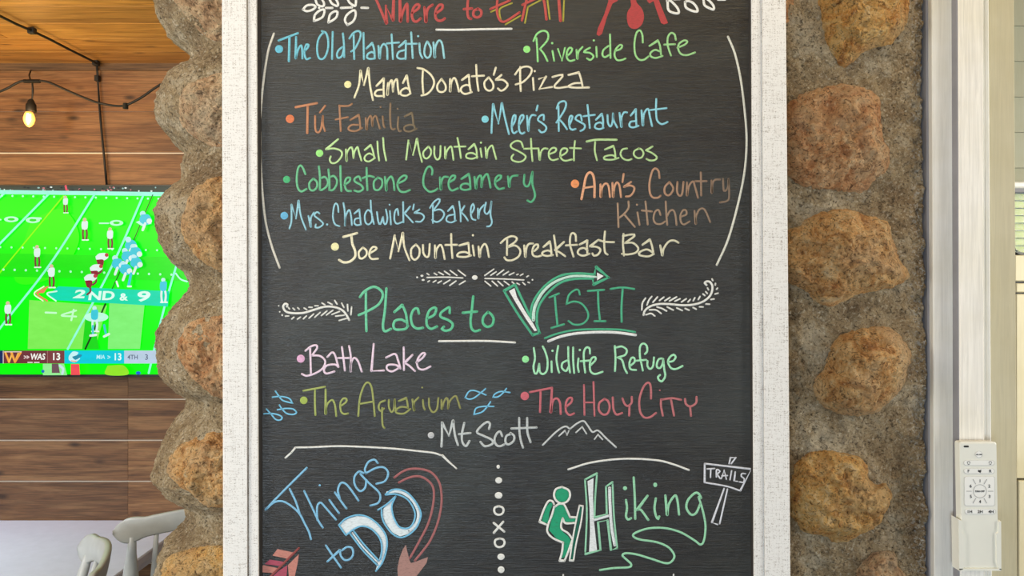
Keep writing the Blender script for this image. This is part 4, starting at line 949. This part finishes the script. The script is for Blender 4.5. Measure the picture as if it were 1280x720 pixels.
# down marker banner
poly((0, 218, 180), (76, 358), (214, 364), (212, 383), (72, 375), (64, 368))
poly((240, 130, 90), (64, 357), (58, 366), (46, 367)); line((240, 130, 90), 2.2, (62, 359), (50, 367), (62, 376)); line((250, 240, 225), 1.5, (58, 358), (46, 367), (57, 376)); line((215, 250, 240), 1.8, (73, 376), (62, 367), (74, 364))
def text(s, px, py, size, c, shear=0.0, bold=0.0, width=1.0, depth=TD, target=None, lift=None):
    cu = bpy.data.curves.new('t', 'FONT'); cu.body = s; cu.size = size; cu.shear = shear; cu.offset = bold
    cu.align_x = 'CENTER'; cu.align_y = 'CENTER'; cu.resolution_u = 3
    o = bpy.data.objects.new('t', cu); COL.objects.link(o)
    bpy.context.view_layer.update()
    me = o.to_mesh()
    tgt = target or g
    if lift is None: tvl(); lift = LIFT[0]
    base = len(tgt.v)
    for v in me.vertices:
        q = P(px+v.co.x*width, py-v.co.y, depth); q.y = depth-lift-0.0001
        tgt.v.append(q); tgt.c.append(lin(c))
    for p in me.polygons: tgt.f.append(tuple(base+i for i in p.vertices))
    o.to_mesh_clear(); bpy.data.objects.remove(o); bpy.data.curves.remove(cu)
text('2', 101, 368, 14, (225, 255, 245), 0.2, 0.5, 2.0); text('ND', 129, 370, 15, (225, 255, 245), 0.1, 0.5, 1.45); text('&', 157, 371.5, 12.5, (225, 255, 245), 0, 0.4, 1.2); text('9', 181, 371, 17, (225, 255, 245), 0.1, 0.5, 2.0)
# players
def player(x, y, s, top, legs, face=1, helmet=None):
    helmet = helmet or top
    line(legs, 2.2*s, (x-1.5*s, y+9*s), (x-2.0*s*face, y+16*s), (x-1.5*s, y+22*s)); line(legs, 2.2*s, (x+1.5*s, y+9*s), (x+2.6*s, y+16*s), (x+2*s, y+22*s))
    poly(top, (x-3*s, y+2*s), (x+3*s, y+1.5*s), (x+3.6*s, y+6*s), (x+2.6*s, y+11*s), (x-2.6*s, y+11*s), (x-3.6*s, y+6*s), smooth=True)
    dot(helmet, x, y, 2.2*s); line((235, 245, 240), 1.6*s, (x-2.5*s, y+23*s), (x, y+23*s)); line((235, 245, 240), 1.6*s, (x+1.5*s, y+23*s), (x+4*s, y+23*s))
WH = (225, 240, 240); MA = (120, 60, 60); TE = (60, 200, 225)
for x, y, s in ((85, 247, .85), (109, 275, 1.1), (50, 309, 1.1), (68, 333, 1.15), (14, 379, 1.15), (141, 287, 1.05)):
    player(x, y, s, WH, MA, 1, (220, 190, 160))
line((240, 90, 110), 2.6, (86, 233.5), (87, 238))
for x, y in ((132, 318), (125, 332), (118, 344)):
    poly(WH, (x-9, y+3), (x-4, y-1), (x+5, y-1), (x+7, y+4), (x+1, y+8), (x-7, y+8), smooth=True)
    poly((140, 30, 50), (x-8, y+7), (x+1, y+7), (x+0, y+15), (x-5, y+15), smooth=True); dot((190, 60, 70), x+5, y+1, 2.4); line(MA, 2.4, (x-2, y+12), (x-1, y+20), (x-5, y+24))
for x, y in ((184, 268), (166, 300), (172, 309), (162, 314), (150, 323), (160, 330), (173, 322)):
    poly(TE, (x-4, y+1), (x+5, y+1), (x+9, y+9), (x+2, y+14), (x-6, y+9), smooth=True); dot((190, 235, 245), x-2, y, 3.6); dot(WH, x+6, y+9, 3.4); line(WH, 3.2, (x+1, y+12), (x-2, y+20))
line(TE, 3.2, (168, 342), (165, 357)); line((235, 245, 240), 2.2, (164, 358), (168, 358)); line((235, 245, 240), 2.2, (150, 352), (152, 358))
player(208, 350, 1.2, TE, WH, 1, (200, 240, 245))
dot((190, 250, 225), 125, 396, 15, 6); player(123, 385, 1.25, TE, (215, 240, 245), 1, (200, 235, 240))
line((70, 200, 215), 2.6, (121, 407), (121, 417)); line((70, 200, 215), 2.6, (135, 406), (137, 416)); line(WH, 3, (118, 419), (125, 418)); line(WH, 3, (135, 420), (141, 417))
# score bar
def bar(c, x0, x1, y0=437.4, y1=453.4): poly(c, (x0, y0), (x1, y0), (x1, y1), (x0, y1))
bar((24, 44, 96), tx0, 10); bar((112, 52, 58), 10, 64.5); bar((126, 62, 66), 64.5, 86); bar((0, 200, 225), 86, 160); bar((188, 205, 232), 160, 236); bar((24, 44, 96), 236, tx1)
line((170, 120, 120), .8, (65, 438), (65, 453)); line((235, 220, 215), .9, (10.3, 438), (10.3, 453))
for dx in (0, 7.5): line((250, 170, 70), 2.6, (13+dx, 440), (17.5+dx, 451.5)); line((250, 190, 90), 2.2, (17.5+dx, 451.5), (21.5+dx, 441))
line((250, 160, 70), 2.6, (25, 451.5), (32, 440)); line((240, 225, 215), 1.0, (12, 439), (33, 439))
text('WAS', 53, 445.3, 10.5, (245, 240, 240), 0.15, 0.35, .8); text('▸▸', 40, 445.5, 5, (225, 200, 200)); line((240, 235, 235), 1.2, (41, 452), (46.5, 452)); line((240, 235, 235), 1.2, (49, 452), (55, 452))
line((225, 200, 200), 1.2, (36.5, 444), (39, 445.5), (36.5, 447)); line((225, 200, 200), 1.2, (40, 444), (42.5, 445.5), (40, 447))
text('13', 76, 445.3, 12, (250, 248, 248), 0, 0.3, .95); text('13', 152, 445.5, 12, (235, 252, 255), 0, 0.3, .9); text('MIA', 131, 445.5, 7, (190, 240, 248), 0.1, 0.15, .9)
line((190, 240, 248), 1.0, (140, 444), (143, 445.5), (140, 447))
text('4TH', 171, 445.8, 8, (90, 100, 130), 0, 0.1, .9); text('3', 188, 445.8, 9.5, (90, 100, 130), 0, .1, 1)
poly((200, 240, 248), (92, 444), (97, 438.5), (104, 440), (101, 444), (106, 447), (99, 452), (92, 449), smooth=True); poly((40, 140, 170), (96, 445), (106, 442), (108, 444), (100, 449), smooth=True); line((250, 150, 80), 1.2, (95, 450), (101, 451))
poly((150, 235, 150), (60, 453.6), (86, 453.6), (90, 467.8), (60, 467.8)); poly((110, 80, 90), (71, 453.6), (79, 453.6), (81, 465), (71, 465)); dot((240, 60, 130), 75, 457, 3, 2)
line((200, 225, 235), 3, (81, 456), (85, 460), (84, 466)); poly((245, 80, 90), (94.5, 454), (105, 454), (106, 467.5), (94.5, 467.5)); dot((30, 110, 200), 60, 463, 2); dot((30, 90, 220), 178, 465, 3, 2); poly((150, 230, 40), (140, 456), (160, 456), (165, 467), (138, 467), smooth=True)
LIFT[0] = 0
g.build('screen_picture', M_SCREEN, tv)
rt_ = g.n*0.00012
# ------------------------------------------------------------ cords and bulb
def cord(mb, pts, d, r, lift=0.0):
    line_ = crom([Vector((x, y, 0)) for x, y in pts], 4)
    mb.tube([P(q.x, q.y, d) for q in line_], r, 7)
SD = 2.80
sl = tag(empty('string_light', P(38, 104, SD)), 'black cord string light with one glowing bulb above the television', 'light')
mb = MB(); cord(mb, [(-40, 132), (-12, 119), (8, 111), (25, 102), (40, 100.5), (58, 102), (75, 109), (95, 118), (118, 127), (135, 131), (150, 132.5), (160, 130.5), (178, 121), (200, 106), (230, 92)], SD, 0.0042); mb.build('cord', M_CORD, sl, True)
mb = MB(); mb.tube([P(40, 101, SD), P(41, 115, SD), P(40, 126, SD)], 0.0038, 8); mb.tube([P(30, 101.5, SD), P(50, 101.5, SD)], 0.0068, 8); mb.build('drop_cord', M_CORD, sl, True)
mb = MB(); c_ = P(38.8, 140, SD); mb.lathe([(.004, .046), (.010, .040), (.013, .03), (.0165, .026), (.0175, .004), (.0165, 0)], c_, 20); mb.build('bulb_socket', M_CORD, sl, True)
mb = MB(); c_ = P(35.2, 158.5, SD); c_ = P(36.5, 159, SD); mb.lathe([(.002, 0), (.008, .003), (.0145, .012), (.0185, .024), (.0185, .034), (.015, .046), (.0115, .053)], c_, 24)
m, nt, b = newmat('amber_bulb_glass'); b.inputs['Base Color'].default_value = (1, .62, .2, 1); b.inputs['Emission Color'].default_value = (1, .42, .07, 1); b.inputs['Emission Strength'].default_value = 1.1; b.inputs['Roughness'].default_value = .1
bulb = mb.build('bulb', m, sl, True)
mb = MB()
mb.tube([P(34.5, 142, SD-.0175), P(34, 149, SD-.021), P(35.2, 155, SD-.0185), P(37.6, 150, SD-.021), P(37.6, 143, SD-.0175)], .0030, 6)
mb.build('filament', emit('bulb_filament', (1, .93, .62), 6), sl, True)
mb = MB(); mb.tube([P(157, 129, SD), P(157, 136, SD)], .009, 10); mb.build('empty_socket', M_CORD, sl, True)
mb = MB(); mb.tube([P(38, 100, SD), P(36.5, 94, SD+.05), P(38.5, 88, BW-.012)], .003, 6); mb.build('hook', M_CORD, sl, True)
pl = bpy.data.lights.new('bulb_light', 'POINT'); pl.energy = 1.1; pl.color = (1, .52, .18); pl.shadow_soft_size = .03
po = bpy.data.objects.new('bulb_light', pl); COL.objects.link(po); po.location = P(37, 152, SD-.05)

pc = tag(empty('power_cord', P(120, 78, BW-.02)), 'thin black power cord running along the ceiling and down behind the television', 'cord')
mb = MB()
cp = [(px, py) for px, py in ((-30, 2), (0, 20), (20, 30), (40, 38.5), (62, 49), (84, 60.5), (105, 71), (118, 77.5))]
pts = []
for px, py in cp:
    d = 0.825/((360-py)/1000); pts.append(P(px, py, min(d, 2.965)))
pts += [P(121, 81, 2.972)]
for px, py in ((122, 95), (124, 130), (127, 165), (130, 195), (133.5, 233)): pts.append(P(px, py, 2.985))
mb.tube(pts, .0042, 7); mb.build('cord', M_CORD, pc, True)
for px, py, d in ((40, 38.8, 2.57), (120, 79, 2.958)):
    mb = MB(); q = P(px, py, d); mb.box(q.x-.011, q.x+.011, q.y-.01, q.y+.01, q.z-.009, q.z+.010, .002); mb.build('cable_clip', M_CORD, pc)
mb = MB(); q = P(121.5, 98, 2.985); mb.box(q.x-.008, q.x+.008, q.y-.008, q.y+.012, q.z-.011, q.z+.011, .002); mb.build('cable_clip', M_CORD, pc)

# ------------------------------------------------------------ table and chairs
tb = tag(empty('dining_table', (-2.1, 2.7, 0)), 'white topped dining table below the television against the plank wall', 'table')
mb = MB(); mb.box(-3.0, -1.2, 2.40, BW-0.002, 0.722, 0.75, 0.004); mb.build('tabletop', M_TABLE, tb)
mb = MB(); mb.box(-2.93, -1.27, 2.47, BW-0.05, 0.655, 0.722); mb.build('apron', M_TABLE, tb)
for x in (-2.92, -1.46):
    for y in (2.48, 2.94):
        mb = MB(); mb.tube([(x, y, 0), (x, y, .3), (x, y, .655)], [.022, .03, .034], 12); mb.build('leg', M_TABLE, tb, True)

def make_chair(loc, rz, label):
    ch = tag(empty('windsor_chair', loc, rz), label, 'chair', 'white windsor chairs at the table')
    P_ = lambda mb, nm, sm=True: mb.build(nm, M_WHITECHAIR, ch, sm, local=True)
    # saddle seat
    mb = MB(); n = 32; pr = []
    def outl(f):
        return [(0.215*f*math.copysign(abs(math.cos(2*math.pi*k/n))**.75, math.cos(2*math.pi*k/n)), 0.20*f*math.copysign(abs(math.sin(2*math.pi*k/n))**.8, math.sin(2*math.pi*k/n))) for k in range(n)]
    vs = []; fs = []
    lv = [(.86, .425), (.98, .435), (1.0, .45), (.97, .460), (.8, .456), (.4, .446)]
    for f, z in lv: vs += [(x, y, z) for x, y in outl(f)]
    for i in range(len(lv)-1):
        for k in range(n): fs.append((i*n+k, i*n+(k+1) % n, (i+1)*n+(k+1) % n, (i+1)*n+k))
    fs += [tuple(range(n-1, -1, -1)), tuple(range((len(lv)-1)*n, len(lv)*n))]
    mb.add(vs, fs); P_(mb, 'seat')
    for sx in (-1, 1):
        for sy in (-1, 1):
            mb = MB(); a = Vector((.20*sx, .20*sy, 0)); c = Vector((.13*sx, .12*sy, .43))
            rr_ = [.011, .014, .019, .013, .021, .022, .013]; mb.tube([a.lerp(c, t) for t in (0, .25, .45, .52, .6, .8, 1)], rr_, 12); P_(mb, 'leg')
    for sx in (-1, 1):
        mb = MB(); mb.tube([(.175*sx, -.165, .17), (.175*sx, 0, .17), (.175*sx, .165, .17)], [.008, .015, .008], 10); P_(mb, 'stretcher')
    mb = MB(); mb.tube([(-.175, 0, .17), (0, 0, .17), (.175, 0, .17)], [.008, .015, .008], 10); P_(mb, 'stretcher')
    def crest(t):      # centre line of the top rail
        return Vector((.205*t, -.265-.055*(1-t*t), .947+.010*math.cos(t*3.0)))
    mb = MB(); K = 44; sec = 10; vs = []; fs = []
    for i in range(K+1):
        t = -1+2*i/K; c = crest(t)
        dd = (crest(min(1, t+.02))-crest(max(-1, t-.02))).normalized(); nn = Vector((-dd.y, dd.x, 0))
        a = abs(t)
        hh = .030 if a < .62 else .030+.009*math.sin((a-.62)/.38*math.pi*.9)
        if a > .78: hh *= math.sqrt(max(0.0004, 1-((a-.78)/.225)**2))
        zz = -.006*math.sin(max(0, (a-.55)/.45)*math.pi*.5)
        lean = Vector((0, -.18, 1)).normalized()
        for k in range(sec):
            an = 2*math.pi*k/sec
            cx = math.copysign(abs(math.cos(an))**.35, math.cos(an)); sx_ = math.copysign(abs(math.sin(an))**.35, math.sin(an))
            vs.append(c+nn*(.0095*cx)+lean*(hh*sx_+zz))
    for i in range(K):
        for k in range(sec): fs.append((i*sec+k, i*sec+(k+1) % sec, (i+1)*sec+(k+1) % sec, (i+1)*sec+k))
    fs += [tuple(range(sec)), tuple(range(K*sec, (K+1)*sec))]
    mb.add(vs, fs); P_(mb, 'crest_rail')
    for sx in (-1, 1):
        mb = MB(); a = Vector((.165*sx, -.14, .45)); c = crest(.78*sx)+Vector((0, .004, -.022))
        mb.tube([a.lerp(c, t) for t in (0, .25, .45, .55, .62, .7, .78, .88, 1)], [.012, .015, .018, .013, .020, .0225, .0195, .0135, .0105], 14); P_(mb, 'back_post')
    for t in (-.48, -.16, .16, .48):
        mb = MB(); a = Vector((.12*t*2, -.17, .45)); c = crest(t)+Vector((0, .004, -.02))
        mb.tube([a.lerp(c, q) for q in (0, .4, 1)], [.007, .010, .0065], 10); P_(mb, 'spindle')
    return ch
make_chair((-1.078, 2.59, 0), R(30), 'white windsor chair with its whole crest rail showing, tucked at the table end')
make_chair((-1.285, 1.825, 0), R(118), 'white windsor chair seen edge on at the bottom corner, nearest the camera')

# ------------------------------------------------------------ remote control in its wall holder
RD = 1.045
def rp(x, y):      # pixels in the 4x crop that starts at 1180, 540 -> picture
    return 1180+x/4, 540+y/4
M_REMOTE = plain('ivory_plastic', lin((232, 232, 222)), 0.35, nz=0.02)
M_KEY = plain('pale_grey_plastic', lin((240, 240, 236)), 0.4, nz=0.02)
M_LINE = plain('grey_outline', lin((190, 190, 188)), 0.5)
def slab(name, pts, d0, d1, m, parent, r=0.0):
    """plate with the outline given in crop pixels; d0 nearer the eye than d1"""
    mb = MB(); q = [P(*rp(x, y), d0) for x, y in pts]
    cx = sum(v.x for v in q)/len(q); cz = sum(v.z for v in q)/len(q)
    n = len(q); vs = []
    for s_, d in ((1-r, d0), (1, d0+(.0012 if r else 0)), (1, d1)):
        vs += [(cx+(v.x-cx)*s_, d, cz+(v.z-cz)*s_) for v in q]
    fs = [tuple(range(n))]
    for a in (0, 1):
        for k in range(n):
            k2 = (k+1) % n; fs.append((a*n+k, (a+1)*n+k, (a+1)*n+k2, a*n+k2))
    mb.add(vs, fs); return mb.build(name, m, parent)
def rrect(x0, y0, x1, y1, r, n=5, skew=0.0):
    out = []
    for cx, cy, a0 in ((x1-r, y0+r, -90), (x1-r, y1-r, 0), (x0+r, y1-r, 90), (x0+r, y0+r, 180)):
        for k in range(n+1):
            a = R(a0+90*k/n); x = cx+r*math.cos(a); y = cy+r*math.sin(a); out.append((x+skew*(y-50), y))
    return out
SK = 0.018
holder = tag(empty('remote_holder', P(*rp(180, 690), RD+.004)), 'ivory plastic wall holder clasping the lower half of the remote', 'holder')
slab('back_plate', rrect(76, 440, 274, 694, 6, 4, SK), RD+.001, RD+.0045, M_REMOTE, holder)
for pts in ([(72, 434), (88, 444), (90, 500), (103, 510), (106, 660), (94, 690), (76, 694)], [(286, 446), (275, 446), (273, 500), (262, 508), (264, 655), (278, 690), (287, 694)]):
    slab('side_clasp', pts, RD-.0135, RD+.003, M_REMOTE, holder, .02)
slab('bottom_lip', [(76, 684), (287, 684), (287, 694), (76, 694)], RD-.0135, RD+.003, M_REMOTE, holder)
remote = tag(empty('remote_control', P(*rp(176, 370), RD-.01)), 'ivory remote control with a ring of numbers, held against the door casing', 'remote')
RF = RD-.011
slab('body', rrect(78, 50, 264, 683, 12, 6, SK), RF, RD+.0005, M_REMOTE, remote, .025)
slab('indicator_window', rrect(100, 68, 124, 77, 3, 3), RF-.0005, RF+.001, M_BLACK, remote)
def button(pts, name='button', lab=None):
    slab('button_rim', pts, RF-.0003, RF+.001, M_LINE, remote)
    cx = sum(p[0] for p in pts)/len(pts); cy = sum(p[1] for p in pts)/len(pts)
    w_ = max(p[0] for p in pts)-min(p[0] for p in pts); h_ = max(p[1] for p in pts)-min(p[1] for p in pts)
    inn = [(cx+(x-cx)*(1-3.4/w_), cy+(y-cy)*(1-3.4/h_)) for x, y in pts]
    return slab(name, inn, RF-.0008, RF+.001, M_KEY, remote)
circ = lambda x, y, r, n=24: [(x+r*math.cos(2*math.pi*k/n-math.pi/2), y+r*math.sin(2*math.pi*k/n-math.pi/2)) for k in range(n)]
button(circ(175, 112, 17)); button(rrect(100, 141, 252, 168, 12)); button(rrect(101, 182, 252, 209, 12))
button(rrect(103, 222, 254, 370, 9), 'button_pad'); button(rrect(105, 384, 258, 412, 12))
mk = Ink(RF-.0009, 0.0); LIFT[0] = 0
def mtext(s, x, y, size, c=(40, 40, 40), bold=0.14, width=1.0): text(s, *rp(x, y), size/4*1.25, c, 0, bold, width, RF-.0009, mk, 0.00005)
K_ = (45, 45, 45); G_ = (165, 165, 162)
def mline(c, w, *p): mk.stroke([(rp(x, y), False) for x, y in p], w/4, w/4, lambda x: lin(c), len(p) > 2)
mtext('ALL OFF', 175, 113, 6.5); mtext('F', 122, 196, 16); mtext('R', 231, 196, 16); mtext('FAN OFF', 179, 297, 9.5)
mk.disc(rp(178, 196), 2.1, lambda x: lin(K_), .0001, .0001, 0, 1.3); mline(K_, 3, (172, 190), (178, 202)); mline(K_, 3, (184, 189), (182, 203))
for x, y, s in ((180, 245, '1'), (226, 271, '2'), (227, 323, '3'), (180, 349, '4'), (134, 323, '5'), (133, 271, '6')): mtext(s, x, y, 17)
mtext('1H', 128, 399, 16, width=1.1); mtext('2H', 181, 399, 16, width=1.1); mtext('4H', 235, 399, 16, width=1.1)
for x in (123, 231):
    mline(K_, 2, (x-4, 158), (x-7, 152), (x-3, 147), (x+3, 147), (x+7, 152), (x+4, 158)); mline(K_, 3, (x-3, 162), (x+3, 162))
mline(G_, 2.5, *circ(179, 296, 33, 30), (179, 263))
for a in (30, 90, 150, 210, 270, 330):
    s_, c2 = math.sin(R(a)), math.cos(R(a)); mline(G_, 3.2, (179+42*s_, 296-42*c2), (179+(66 if a % 180 == 90 else 68)*s_, 296-(68)*c2))
LIFT[0] = 0
mk.build('printed_symbols', M_PRINT, remote, 'dark printed numbers and symbols')
